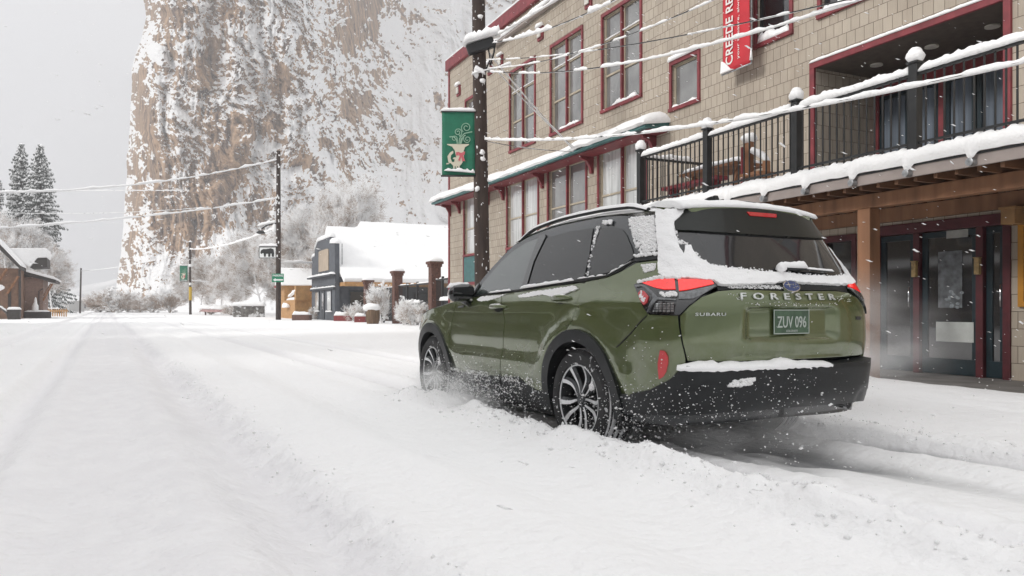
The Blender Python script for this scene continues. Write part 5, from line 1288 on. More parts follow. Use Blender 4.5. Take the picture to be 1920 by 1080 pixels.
# ------------------------------------------------------------------ the grey shop with a false front
M['grey_wall'] = mat('slate_boards', (.085, .093, .108), .7, vary=.2, vscale=3); M['grey_dark'] = mat('slate_dark', (.045, .05, .06), .7, vary=.25)
M['tanwood'] = mat('orange_timber', (.42, .23, .09), .7, vary=.2, vscale=4)
gs0 = at(628, 51.5); gs0.z = .08
gsb = empty('grey_shop', gs0, math.pi/2+BTH, 'slate grey shop with a false front, tan sign board and huge snow covered roof', 'building')
FW = 8.0; FH = 5.75
fr = [(0, -.1), (FW, -.1), (FW, 4.7), (FW-1.1, 4.75), (FW-1.2, 5.25), (FW-2.2, 5.75), (1.6, 5.75), (1.2, 5.3), (0, 5.2)]
MB().poly([p for p in fr], -.3, 0).build('false_front', M['grey_wall'], gsb)
MB().poly([(1.9, 3.5), (5.2, 3.5), (5.2, 4.95), (4.6, 5.0), (2.3, 5.0), (1.9, 4.95)], .005, .05).build('sign_board', mat('tan_board', (.42, .34, .26), .7, vary=.12, vscale=2), gsb)
MB().box(-.1, FW+.1, .0, .35, 3.05, 3.15).box(-.05, FW+.05, .0, .12, 2.15, 2.3).build('cornice', M['grey_dark'], gsb)
MB().snow((-.1, .15, 3.15), (FW+.1, .15, 3.15), .4, .16, 1, .15).snow((-.1, .05, 2.3), (FW+.1, .05, 2.3), .16, .10, 2, .15).snow((FW+.1, -.15, 4.72), (FW-1.1, -.15, 4.8), .4, .2, 3, .1).snow((FW-1.0, -.15, 5.3), (FW-2.2, -.15, 5.78), .45, .25, 4, .1).snow((FW-2.1, -.15, 5.75), (1.5, -.15, 5.75), .5, .30, 5, .1, rough=.4).snow((1.3, -.15, 5.3), (-.1, -.15, 5.2), .5, .3, 6, .1).build('snow', M['snow'], gsb, smooth=True)
for (a_, b_) in ((.9, 2.3), (5.0, 6.4)):
    w_ = MB().box(a_, b_, .005, .06, .65, 2.1).build('window', M['grey_dark'], gsb); MB().box(a_+.12, b_-.12, .061, .07, .75, 2.02).build('pane', M['pane_light'], w_)
    MB().snow((a_-.1, .08, .62), (b_+.1, .08, .62), .2, .09, 3, .1).build('snow', M['snow'], w_, smooth=True)
dr = MB().box(3.2, 4.2, .005, .05, 0, 2.1).build('door', M['grey_dark'], gsb); MB().box(3.4, 4.0, .051, .06, .8, 1.95).build('pane', M['pane_dark'], dr)
# body behind the front, wall facing down the street
mb = MB(); mb.box(.4, FW-.3, -11, -.3, -.1, 3.0); mb.build('wall', M['grey_wall'], gsb)
for (a_, b_, c_, d_) in ((-2.2, -1.0, .1, 2.1), (-4.5, -3.2, .8, 2.0), (-7, -5.5, .8, 2.0)):
    w_ = MB().box(.36, .40, a_, b_, c_, d_).build('window', M['grey_dark'], gsb); MB().box(.34, .36, a_+.12, b_-.12, c_+.12, d_-.12).build('pane', M['pane_dark'], w_)
MB().poly([(-1.1, 2.72), (-1.0, 2.9), (.42, 3.7), (FW/2, 6.45), (FW/2, 6.25), (.5, 3.5), (-.9, 2.6)], -.35, -.31, plane='xz').build('gable_board', M['tanwood'], gsb) if False else None
# snow laden roof: eave in front (x<0 is towards us) then ridge
rf = MB(); m_ = 60
sec = [(-1.3, 2.62), (-1.36, 2.85), (-1.1, 3.12), (.4, 3.85), (2.2, 5.2), (FW/2, 6.75), (FW/2+.4, 6.6), (FW+.2, 3.3), (FW+.2, 3.0), (FW/2, 6.3), (.4, 3.4), (-1.25, 2.58)]
for k in range(m_+1):
    y = -.32-12*k/m_
    lift_ = 0 if k/m_ < .18 else .45*min(1, (k/m_-.18)/.02)
    for j, (x, z) in enumerate(sec):
        nn = float(fbm(k*.2, j*.9, 3, 8))-.5
        rf.v.append((x+nn*.10*(j < 3), y, z+nn*.12+(lift_ if 4 <= j <= 6 else 0)))
n8 = len(sec)
for k in range(m_):
    for j in range(n8): rf.f.append((k*n8+j, k*n8+(j+1) % n8, (k+1)*n8+(j+1) % n8, (k+1)*n8+j))
rf.f.append(tuple(range(n8))); rf.f.append(tuple(range(m_*n8, m_*n8+n8)))
rf.build('snowy_roof', M['snow'], gsb, smooth=40)
MB().box(-1.34, -1.26, -12.3, -.33, 2.32, 2.60).box(-1.3, .4, -.45, -.34, 2.35, 2.6).build('eave_board', M['tanwood'], gsb)
MB().box(.0, .03, -.50, -.46, 3.8, 5.2).build('flue', M['grey_dark'], gsb)
for y in (-3.2, -6.2, -9.2): MB().box(-1.25, -1.12, y-.07, y+.07, 0, 2.35).build('porch_post', M['tanwood'], gsb)
# ------------------------------------------------------------------ garden wall of brick columns with an iron fence
M['brick'] = mat('dark_brick', (.115, .055, .042), .85, vary=.45, vscale=14, bump=.01, bscale=20)
def brick_column(px, d, h, label, w_=.46):
    b = at(px, d); b.z = gz(b.x, b.y)-.1
    t = empty('brick_column', b, math.pi/2+BTH, label, 'column', 'brick gate columns')
    MB().box(-w_/2, w_/2, -w_/2, w_/2, 0, h-.25).build('shaft', M['brick'], t, bevel=.01)
    MB().box(-w_*.72, w_*.72, -w_*.72, w_*.72, h-.12, h).box(-w_*.6, w_*.6, -w_*.6, w_*.6, h-.25, h-.12).build('capital', M['brick'], t, bevel=.015)
    MB().snow((-w_*.72, 0, h), (w_*.72, 0, h), w_*1.4, .20, int(px), .08, rough=.15).build('snow', M['snow'], t, smooth=True)
    return b
c1 = brick_column(815, 36, 3.1, 'tallest nearest brick column by the corner of the tan building')
c2 = brick_column(745, 42, 2.95, 'middle brick column behind the tall snowy bush')
c3 = brick_column(690, 49, 2.7, 'farthest brick column in front of the grey shop')
def iron_fence(a, b, h, label):
    L = (b-a).length; t = empty('iron_fence', (a.x, a.y, a.z), math.atan2(b.y-a.y, b.x-a.x), label, 'fence', 'iron fence sections')
    MB().box(.3, L-.3, -.03, .03, h-.08, h).box(.3, L-.3, -.03, .03, h*.55, h*.55+.05).box(.3, L-.3, -.03, .03, .25, .30).build('rails', M['black'], t)
    mb = MB(); k = .45
    while k < L-.3: mb.box(k-.012, k+.012, -.012, .012, .2, h-.08); k += .16
    mb.build('bars', M['black'], t)
    for q in (.42, .70): MB().box(L*q-.05, L*q+.05, -.05, .05, 0, h+.1).build('fence_post', M['black'], t)
    MB().snow((.3, 0, h), (L-.3, 0, h), .10, .05, 3, .1, gaps=.4).snow((L*.35, 0, h*.55), (L*.75, 0, h*.55), .25, .16, 4, .1).build('snow', M['snow'], t, smooth=True)
iron_fence(c1, c2, 2.15, 'iron fence section between the two nearer brick columns'); iron_fence(c2, c3, 2.1, 'iron fence section between the two farther brick columns')
iron_fence(at(871, 31.5)+Vector((0, 0, .1)), c1, 2.2, 'iron fence section joining the tan building to the tallest column')
def planter(px, d, w_, h, label, mt, dep=.6):
    b = at(px, d); b.z = gz(b.x, b.y)-.05; t = empty('planter_box', b, math.pi/2+BTH+R(60), label, 'planter', 'snow filled planters')
    MB().box(-w_/2, w_/2, -dep/2, dep/2, 0, h).build('box', mt, t, bevel=.02)
    MB().snow((-w_/2, 0, h), (w_/2, 0, h), dep*.98, .22, int(px), .1, rough=.3).build('snow', M['snow'], t, smooth=True)
M['redbox'] = mat('red_planter', (.20, .035, .035), .7, vary=.2); M['brownbox'] = mat('brown_planter', (.13, .07, .055), .8, vary=.3)
planter(643, 50, 1.05, .40, 'low red planter at the foot of the grey shop', M['redbox']); planter(676, 46, .62, .40, 'small red planter next to the wooden barrel', M['redbox'], .5)
planter(566, 53, 1.2, .42, 'brown planter left of the grey shop front', M['brownbox'])
bb_ = at(699, 41.5); bb_.z = gz(bb_.x, bb_.y)-.05
t = empty('barrel_planter', bb_, 0, 'old wooden barrel planter heaped with snow before the brick columns', 'planter')
MB().lathe([(0, .30), (.35, .38), (.75, .36), (.85, .33), (.85, 0)], 20, axis='z').build('barrel', mat('barrel_wood', (.14, .09, .055), .8, vary=.5, vscale=12, stretch=(1, 1, .1)), t, smooth=30)
MB().blob((-.05, 0, .92), (.48, .42, .24), 4, n=(14, 8), jit=.1).build('snow', M['snow'], t, smooth=True)
# ------------------------------------------------------------------ tan shed, low snowy wall, far odds and ends
sh_ = at(545, 62); sh_.z = .1
t = empty('tan_shed', sh_, math.pi/2+BTH, 'tan timber shed with a snow heaped little roof behind the brown pole', 'shed')
MB().box(-2.0, 5.2, -3.4, -.0, 0, 1.5).build('wall', M['tanwood'], t); MB().box(3.0, 5.2, -3.0, .02, 1.5, 2.75).box(-2.4, -1.8, -1, .01, 1.5, 2.6).build('gate_post', M['tanwood'], t)
MB().poly([(2.5, 2.75), (5.9, 2.75), (4.4, 4.3), (4.0, 4.3)], -3.3, .4).build('snowy_roof', M['snow'], t, bevel=.15)
MB().box(2.6, 5.8, .35, .45, 2.6, 2.80).build('eave_board', M['redbox'], t)
MB().snow((-2, -.5, 1.5), (3, -.5, 1.5), .8, .22, 5, .2).snow((-2.2, -.1, 2.2), (1.4, -.1, 1.75), .25, .22, 6, .2).snow((.2, .2, .9), (1.8, .2, .9), .5, .4, 9, .15).build('snow', M['snow'], t, smooth=True)
lw = at(467, 72); lw.z = .1
t = empty('stone_wall', lw, R(6), 'low dark stone wall capped with snow left of the tan shed', 'wall')
MB().box(-1.35, 1.35, -.3, .3, 0, 1.05).build('stones', mat('wall_stone', (.16, .15, .14), .9, vary=.6, vscale=3, dirt=((.6, .6, .6, 1), 2.2, .55)), t); MB().snow((-1.5, 0, 1.05), (1.5, 0, 1.05), .9, .35, 3, .12).build('snow', M['snow'], t, smooth=True)
rt = at(410, 88); rt.z = .15
t = empty('picnic_shelter', rt, R(-8), 'small pinkish red tarp shelter under snow beside the reddish pole', 'shelter')
MB().poly([(-2.0, .4), (-1.4, .8), (1.2, .7), (2.0, .3)], -.8, .8).build('tarp', mat('pink_tarp', (.42, .27, .26), .8, vary=.4, vscale=3), t, bevel=.05); MB().snow((-2.2, 0, .72), (1.9, 0, .6), 1.7, .45, 5, .15, rough=.5).build('snow', M['snow'], t, smooth=True)
for s in (-1.6, 1.5): MB().box(s-.06, s+.06, -.06, .06, 0, 1.0).build('leg', M['brownbox'], t)
# ------------------------------------------------------------------ the timber depot at the left edge
dp_ = at(40, 62); dp_.z = .1
t = empty('timber_depot', dp_, RTH, 'brown timber depot with snowy roofs and bracketed eaves at the left edge', 'building')
M['depot'] = mat('depot_boards', (.22, .135, .095), .8, vary=.25, vscale=3); M['depot_dark'] = mat('depot_trim', (.055, .048, .045), .7, vary=.2)
def dbox(*a): return MB().box(*a)
dbox(-5.5, -.05, -1.0, 9, -.1, 4.0).build('wall', M['depot'], t)
dbox(-.049, 1.3, 3.2, 9.5, -.1, 3.45).build('side_wing', mat('depot_pink', (.24, .16, .13), .8, vary=.15), t)
rf = MB().poly([(-5.0, 9.0), (-1.45, 6.05), (.12, 4.15), (.12, 3.85), (-1.45, 5.6), (-5.0, 8.4)], -2.0, 2.6).build('roof', M['depot_dark'], t)
MB().poly([(-5.0, 9.35), (-1.45, 6.35), (.10, 4.40), (.16, 4.18), (.12, 4.153), (-1.45, 6.053), (-5.0, 9.003)], -2.1, 2.6).build('snow', M['snow'], rf, bevel=.05)
MB().poly([(.40, 4.25), (.95, 5.05), (1.60, 5.10), (1.62, 4.35)], 2.8, 7).build('gable_end', M['depot_dark'], t)
MB().poly([(.30, 4.30), (-1.6, 5.80), (1.60, 5.90), (1.66, 5.55), (1.60, 5.12), (.93, 5.08), (.36, 4.25)], 2.7, 7.5).build('snow', M['snow'], t, bevel=.06)
rf = MB().poly([(-.1, 3.95), (2.25, 3.25), (2.25, 3.02), (-.1, 3.62)], 2.9, 9.8).build('side_roof', M['depot_dark'], t); MB().poly([(-.1, 4.15), (2.1, 3.52), (2.38, 3.35), (2.3, 3.24), (-.1, 3.953)], 2.8, 9.9).build('snow', M['snow'], rf, bevel=.04)
for k, (x, z) in enumerate(((-.35, 2.6), (-1.1, 3.2), (-2.0, 3.9))): MB().tube([(x-.5, -1.05, z-.6), (x+.3, -1.7, z+.75)], .09, 6).build('eave_brace', M['wood'], t)
MB().tube([(1.32, 3.1, 1.5), (2.0, 3.0, 2.95)], .07, 6).tube([(1.32, 3.3, 1.9), (1.85, 3.2, 2.95)], .05, 6).build('eave_brace', M['wood'], t)
MB().tube([(-.02, -1.1, 3.9), (0, -1.12, .2)], .09, 8).tube([(1.0, 3.1, 0.4), (1.0, 3.1, 2.3), (1.3, 3.1, 2.5)], .04, 6).build('downpipe', M['depot_dark'], t)
for x in (-.7, -1.5, -2.4): MB().box(x-.1, x+.1, -1.08, -1.0, .5, 2.2).build('window_post', M['depot_dark'], t)
MB().box(-.0, 1.9, 2.4, 3.1, -.1, .55).build('platform', M['depot_dark'], t); MB().snow((0, 2.75, .55), (1.8, 2.75, .55), .8, .14, 4, .2).blob((.75, 2.6, .9), (.25, .3, .5), 4).blob((.8, 2.6, 1.35), (.12, .2, .45), 7).build('snow', M['snow'], t, smooth=True)
t = empty('snowy_bench', at(3, 58)+Vector((0, 0, .1)), RTH, 'dark curved bench end heaped with snow at the left edge', 'bench')
MB().tube([(-.9, 0, 1.5), (-.2, 0, 1.1), (.35, 0, .5), (.5, 0, 0)], .10, 8).box(.4, 1.2, -.3, .3, 0, .75).build('frame', M['depot_dark'], t); MB().snow((-.9, 0, 1.6), (.35, 0, .58), .25, .14, 4, .1).snow((.35, 0, .75), (1.25, 0, .75), .6, .2, 5, .1).blob((-.4, .5, 2.4), (.6, .4, .25), 6).build('snow', M['snow'], t, smooth=True)
t = empty('wooden_fence', at(88, 78)+Vector((0, 0, .05)), R(3), 'orange brown picket fence with snow on top beyond the depot', 'fence')
mb = MB(); 
for k in range(18): mb.box(-1.9+.22*k, -1.80+.22*k, -.03, .03, 0, .85)
mb.box(-1.95, 2.1, -.05, .0, .55, .68); mb.build('pickets', M['tanwood'], t); MB().snow((-2, 0, .85), (2.1, 0, .85), .2, .10, 3, .12, gaps=.5).build('snow', M['snow'], t, smooth=True)
for i, (px, d, w_, h, lb) in enumerate(((118, 170, 5, 4.2, 'pale far house with one window, nearly lost in the falling snow'), (162, 230, 9, 4.0, 'long white far house beyond the thin pole'), (205, 260, 6, 4.5, 'faint grey far house near the foot of the cliff'))):
    b = at(px, d); b.z = 0
    t = empty('far_house', b, R(8*i), lb, 'house', 'faint houses at the end of the street')
    MB().box(-w_/2, w_/2, -2, 4, 0, h*.62).build('wall', mat('far_wall%d' % i, (.42, .41, .40), .8), t); MB().poly([(-w_/2-.4, h*.6), (w_/2+.4, h*.6), (0, h)], -2.4, 4.4).build('snowy_roof', M['snow'], t)
    w__ = MB().box(-.6, .6, -2.05, -2.0, .8, 2.0).build('window', M['grey_dark'], t)
# ------------------------------------------------------------------ shops on the other side of the street, beside and behind the camera (seen only in the reflections)
def opp(t0, t1, q0, h, mt, label, gable):
    p = RD*t0+RQ*q0; t = empty('street_shop', (p.x, p.y, .05), math.pi/2+RTH, label, 'building', 'shops across the street')
    L = t1-t0
    if gable: MB().poly([(-.0, -.1), (L, -.1), (L, h*.72), (L/2, h), (0, h*.72)], .0, 9).build('wall', mt, t); MB().poly([(-.3, h*.70), (L/2, h+.05), (L+.3, h*.70), (L+.3, h*.70+.35), (L/2, h+.45), (-.3, h*.70+.35)], -.3, 9.2).build('snowy_roof', M['snow'], t, bevel=.08)
    else: MB().box(0, L, 0, 9, -.1, h).build('wall', mt, t); MB().box(-.1, L+.1, -.15, 9.1, h, h+.3).build('parapet_cap', M['grey_dark'], t); MB().snow((0, 0, h+.3), (L, 0, h+.3), .5, .2, 3, .2).build('snow', M['snow'], t, smooth=True)
    x = .9
    while x+1.5 < L:
        w_ = MB().box(x-.08, x+1.38, -.06, -.001, .7, 2.3).build('window', M['cream'], t); MB().box(x, x+1.3, -.07, -.061, .78, 2.22).build('pane', M['pane_dark'], w_)
        if h > 5: w_ = MB().box(x-.08, x+1.1, -.06, -.001, 3.6, 5.0).build('window', M['cream'], t); MB().box(x, x+1.02, -.07, -.061, 3.68, 4.92).build('pane', M['pane_dark'], w_)
        x += 2.3
    MB().poly([(-.0, 3.0), (-1.6, 2.7), (-1.6, 2.8), (0, 3.2)], .1, L-.1, plane='yz').build('porch_roof', M['snow'], t)
for a_ in ((-22, -12, -11.5, 6.4, mat('shop_brown', (.10, .06, .045), .8, vary=.2), 'brown flat topped shop across the street behind the camera', 0), (-11, -3, -11.5, 4.8, mat('shop_green', (.05, .075, .06), .8, vary=.2), 'dark green gabled shop across the street', 1),
           (-2.2, 7.5, -10.2, 10.0, mat('shop_brick', (.12, .05, .04), .8, vary=.3), 'tall dark red brick shop across the street', 0), (8.4, 15, -10.6, 8.0, mat('shop_grey', (.09, .09, .095), .8, vary=.2), 'low grey gabled shop across the street', 1),
           (16, 27, -10.4, 9.0, mat('shop_tan', (.10, .075, .05), .8, vary=.2), 'tan flat topped shop across the street', 0), (28, 39, -10.4, 8.5, mat('shop_umber', (.07, .05, .035), .8, vary=.2), 'umber gabled shop across the street', 1), (40, 54, -10.6, 7.5, mat('shop_olive', (.06, .06, .04), .8, vary=.2), 'olive flat topped shop farthest along the opposite side', 0)): opp(*a_)
# ------------------------------------------------------------------ cliff
def cliff_mesh():
    us = np.concatenate([np.linspace(226, 900, 700), np.linspace(901, 1180, 90)]); vs_ = np.concatenate([np.linspace(600, -30, 640), np.linspace(-31, -420, 130)])
    U, V = np.meshgrid(us, vs_)
    # cliff outline on the left wanders
    edge = np.interp(V[:, 0], [-420, 0, 30, 80, 130, 250, 330, 420, 470, 540, 600], [300, 268, 275, 262, 248, 243, 236, 232, 226, 218, 205])
    edge = edge+6*(fbm(V[:, 0]*.03, 2, 4, 3)-.5)
    k = (U-226)/(1180-226)
    U2 = edge[:, None]+k*(1180-edge[:, None])
    B = (HY-V)/FPX
    # depth: cliff face about 250 m, gentler snow slope on the right and at the foot
    f1 = np.clip((U2-540)/230, 0, 1); f1 = f1*f1*(3-2*f1)
    D = 262+30*f1+(f1*420+25)*np.clip(B, 0, 2)
    # left edge turns away from us
    D = D+150*np.exp(-(U2-edge[:, None])/9.0)+25*np.exp(-(U2-edge[:, None])/60.)
    # foot: talus coming forward
    foot = np.clip((V-430)/150, 0, 1); D = D-95*foot**1.3*(np.clip((U2-330)/160, 0, 1)*.8+.2)
    A = (U2-960)/FPX
    X0 = A*260; Z0 = B*260                      # metres on the face
    wx = X0+9*(fbm(X0*.05, Z0*.05, 3, 80)-.5); wz = Z0+9*(fbm(X0*.05+9, Z0*.05, 3, 81)-.5)
    big = fbm(wx*.03+.012*wz, wz*.012, 3, 61)-.5
    med = ridged(wx*.09+.02*wz, wz*.035, 4, 62)-.5
    fin = ridged(wx*.26+.10*wz, wz*.16, 5, 63)-.5
    fin2 = fbm(wx*.9+.3*wz, wz*.8, 4, 64)-.5
    led = np.abs(((wz*.13+wx*.03+2.6*fbm(wx*.07, wz*.05, 3, 65)) % 1)-.5)*2
    led2 = np.abs(((wz*.42-wx*.05+3.0*fbm(wx*.16, wz*.12, 3, 67)) % 1)-.5)*2
    craggy = np.clip(1-f1*.72+1.1*np.clip(fbm(wx*.03, wz*.03, 3, 66)-.50, 0, 1)*3*(V < 420), .06, 1)
    rib = ridged(wx*.17, wz*.016, 3, 68)-.5
    off = 26*big+(14*med+12*rib+8*fin+3.4*fin2+.9*led+.35*led2)*craggy
    off *= np.clip(1-.8*foot, .15, 1)
    D = D+off
    X = A*D; Y = D; Z = B*D+EYE
    Z = np.where(V > HY, EYE-(V-HY)*.5, Z)
    P3 = np.stack([X, Y, Z], -1)
    dx = np.gradient(P3, axis=1); dy = np.gradient(P3, axis=0)
    N = np.cross(dx, dy); N /= np.linalg.norm(N, axis=-1, keepdims=True)+1e-9
    N *= np.where(N[..., 1:2] > 0, -1, 1)
    nz = N[..., 2]
    rock = np.zeros_like(U2)
    ju = U2+26*(fbm(wx*.10, wz*.07, 3, 90)-.5)*2; jv = V+34*(fbm(wx*.10+5, wz*.07, 3, 91)-.5)*2
    for (cu, cv, ru, rv, w_) in ((268, 210, 20, 75, .60), (252, 330, 13, 120, .40), (285, 175, 14, 45, .45), (425, 300, 36, 75, 1.0), (398, 250, 14, 40, .7), (455, 240, 26, 40, .7), (395, 130, 24, 55, .7), (380, 380, 40, 60, .85), (330, 440, 45, 55, .65), (290, 430, 26, 80, .6), (290, 290, 12, 40, .5), (265, 520, 26, 60, .45), (335, 30, 40, 25, .5), (430, 30, 40, 20, .5), (520, 150, 16, 20, .8), (500, 225, 22, 22, .65), (570, 85, 7, 32, 1.0), (700, 22, 60, 18, .6), (660, 60, 45, 30, .5), (765, 20, 40, 16, .6), (650, 210, 22, 20, .6), (680, 172, 16, 18, .8), (610, 262, 22, 16, .6), (718, 295, 20, 14, 1.0), (770, 248, 14, 10, 1.0), (745, 208, 8, 5, .8), (838, 190, 16, 36, .7), (565, 305, 16, 18, .7), (825, 345, 22, 18, .8), (640, 280, 14, 7, .8), (470, 390, 18, 40, .4), (240, 470, 14, 60, .4), (735, 260, 16, 12, .6), (790, 290, 20, 14, .5), (700, 390, 16, 8, .5)):
        du, dv = (ju-cu)/ru, (jv-cv)/rv
        rock = np.maximum(rock, w_*np.exp(-(du*du+dv*dv)**1.4*.7))
    base = .10*(1-f1)*(V < 540)+.13*np.exp(-((U2-680)/85.)**2)*np.clip((330-V)/60, 0, 1)*np.clip((V-(395-.42*(U2-300)))/-40+2.2, 0, 1)
    n1 = fbm(wx*.22+.06*wz, wz*.13, 4, 71)-.5; n2 = fbm(wx*.75+.3*wz, wz*.55, 4, 72)-.5; n3 = ridged(wx*.45-.25*wz, wz*.34, 4, 76)-.5
    streak = fbm(wx*.8, wz*.07, 3, 74)-.5; n4 = fbm(wx*2.1+wz*.6, wz*1.7-wx*.5, 3, 77)-.5
    s = .67-.72*rock-base+.36*(nz-.15)+(.75*n1+1.15*n2+.5*n3+1.0*n4)*(1.1-.55*np.clip(rock*1.3, 0, 1))-.7*streak*(rock > .2)
    s += .08*f1*(craggy < .5)
    s += .25*foot
    snow = np.clip((s-.42)/.20, 0, 1)
    me = bpy.data.meshes.new('cliff'); co = P3.reshape(-1, 3); nv, nu = U2.shape
    idx = np.arange(nu*nv).reshape(nv, nu)
    f = np.stack([idx[:-1, :-1], idx[:-1, 1:], idx[1:, 1:], idx[1:, :-1]], -1).reshape(-1, 4)
    me.vertices.add(len(co)); me.vertices.foreach_set('co', co.ravel())
    me.loops.add(f.size); me.loops.foreach_set('vertex_index', f.ravel().astype(np.int32))
    me.polygons.add(len(f)); me.polygons.foreach_set('loop_start', np.arange(0, f.size, 4, dtype=np.int32)); me.polygons.foreach_set('use_smooth', np.ones(len(f), bool))
    me.update(calc_edges=True)
    at_ = me.attributes.new('snow_cover', 'FLOAT', 'POINT'); at_.data.foreach_set('value', snow.ravel().astype(np.float32))
    return me
def cliff_mat():
    m = mat('cliff_rock', (.3, .2, .14), .9); nt = m.node_tree; b = nt.nodes['Principled BSDF']; L = nt.links
    t = nt.nodes.new('ShaderNodeTexCoord'); mp = nt.nodes.new('ShaderNodeMapping'); mp.inputs['Scale'].default_value = (1, 1, .3); L.new(t.outputs['Object'], mp.inputs[0])
    n = nt.nodes.new('ShaderNodeTexNoise'); n.inputs['Scale'].default_value = .30; n.inputs['Detail'].default_value = 9; n.inputs['Roughness'].default_value = .62; L.new(mp.outputs[0], n.inputs['Vector'])
    r = nt.nodes.new('ShaderNodeValToRGB'); mp2 = nt.nodes.new('ShaderNodeMapping'); mp2.inputs['Scale'].default_value = (.45, .45, .03); L.new(t.outputs['Object'], mp2.inputs[0])
    n5 = nt.nodes.new('ShaderNodeTexNoise'); n5.inputs['Scale'].default_value = 1; n5.inputs['Detail'].default_value = 5; L.new(mp2.outputs[0], n5.inputs['Vector'])
    av = nt.nodes.new('ShaderNodeMath'); av.operation = 'MULTIPLY_ADD'; av.inputs[1].default_value = .75; av.inputs[2].default_value = -.37; L.new(n5.outputs[0], av.inputs[0])
    a2 = nt.nodes.new('ShaderNodeMath'); a2.operation = 'ADD'; L.new(n.outputs[0], a2.inputs[0]); L.new(av.outputs[0], a2.inputs[1]); L.new(a2.outputs[0], r.inputs[0])
    r.color_ramp.elements[0].position = .36; r.color_ramp.elements[0].color = (.12, .078, .058, 1); r.color_ramp.elements[1].position = .66; r.color_ramp.elements[1].color = (.47, .31, .19, 1)
    e = r.color_ramp.elements.new(.5); e.color = (.31, .20, .125, 1)
    a = nt.nodes.new('ShaderNodeAttribute'); a.attribute_name = 'snow_cover'
    n2 = nt.nodes.new('ShaderNodeTexNoise'); n2.inputs['Scale'].default_value = .9; n2.inputs['Detail'].default_value = 7; L.new(t.outputs['Object'], n2.inputs['Vector'])
    ma = nt.nodes.new('ShaderNodeMath'); ma.operation = 'MULTIPLY_ADD'; ma.inputs[1].default_value = 1.3; ma.inputs[2].default_value = -.65; L.new(n2.outputs[0], ma.inputs[0])
    ad = nt.nodes.new('ShaderNodeMath'); ad.operation = 'ADD'; ad.use_clamp = True; L.new(a.outputs['Fac'], ad.inputs[0]); L.new(ma.outputs[0], ad.inputs[1])
    rr = nt.nodes.new('ShaderNodeValToRGB'); rr.color_ramp.elements[0].position = .38; rr.color_ramp.elements[1].position = .58; L.new(ad.outputs[0], rr.inputs[0])
    x = nt.nodes.new('ShaderNodeMix'); x.data_type = 'RGBA'; L.new(rr.outputs[0], x.inputs[0]); L.new(r.outputs[0], x.inputs[6]); x.inputs[7].default_value = SNOWC
    L.new(x.outputs[2], b.inputs['Base Color'])
    bp = nt.nodes.new('ShaderNodeBump'); bp.inputs['Distance'].default_value = .8; L.new(n2.outputs[0], bp.inputs['Height']); L.new(bp.outputs[0], b.inputs['Normal'])
    return m
tag(mkobj('cliff', cliff_mesh(), cliff_mat()), kind='structure')
# faint mountain behind, left of the cliff
mb = MB(); n = 60; prof = [(-900, 0), (-520, 120), (-330, 160), (-180, 190), (0, 240), (300, 420), (700, 300), (1200, 0)]
def pf_(x):
    return cub_tab(prof, x)
nx_, nz_ = 90, 24
for j in range(nz_+1):
    for i in range(nx_+1):
        x = -900+2100*i/nx_; hgt = pf_(x)*(1+.25*(float(fbm(x*.02, 1, 4, 3))-.5)); k = j/nz_
        mb.v.append((x, 1050+380*k+60*(float(fbm(x*.01, k*5, 4, 8))-.5), hgt*k-2))
for j in range(nz_):
    for i in range(nx_): a_ = j*(nx_+1)+i; mb.f.append((a_, a_+1, a_+nx_+2, a_+nx_+1))
tag(mb.build('hills', mat('far_hill', (.50, .50, .50), .9, vary=.5, vscale=.02), smooth=True), kind='structure')
# ------------------------------------------------------------------ trees
def twig_mat():
    m = mat('snowy_twigs', (.2, .15, .11), .9); nt = m.node_tree; b = nt.nodes['Principled BSDF']; L = nt.links
    g = nt.nodes.new('ShaderNodeNewGeometry'); s = nt.nodes.new('ShaderNodeSeparateXYZ'); L.new(g.outputs['True Normal'], s.inputs[0])
    t = nt.nodes.new('ShaderNodeTexCoord'); n = nt.nodes.new('ShaderNodeTexNoise'); n.inputs['Scale'].default_value = .9; n.inputs['Detail'].default_value = 3; L.new(t.outputs['Object'], n.inputs['Vector'])
    ma = nt.nodes.new('ShaderNodeMath'); ma.operation = 'MULTIPLY_ADD'; ma.inputs[1].default_value = 1.5; L.new(n.outputs[0], ma.inputs[0]); L.new(s.outputs['Z'], ma.inputs[2])
    rr = nt.nodes.new('ShaderNodeValToRGB'); rr.color_ramp.elements[0].position = .22; rr.color_ramp.elements[1].position = .42; L.new(ma.outputs[0], rr.inputs[0])
    x = nt.nodes.new('ShaderNodeMix'); x.data_type = 'RGBA'; L.new(rr.outputs[0], x.inputs[0]); x.inputs[6].default_value = (.34, .25, .19, 1); x.inputs[7].default_value = SNOWC
    L.new(x.outputs[2], b.inputs['Base Color'])
    return m
M['twig'] = twig_mat()
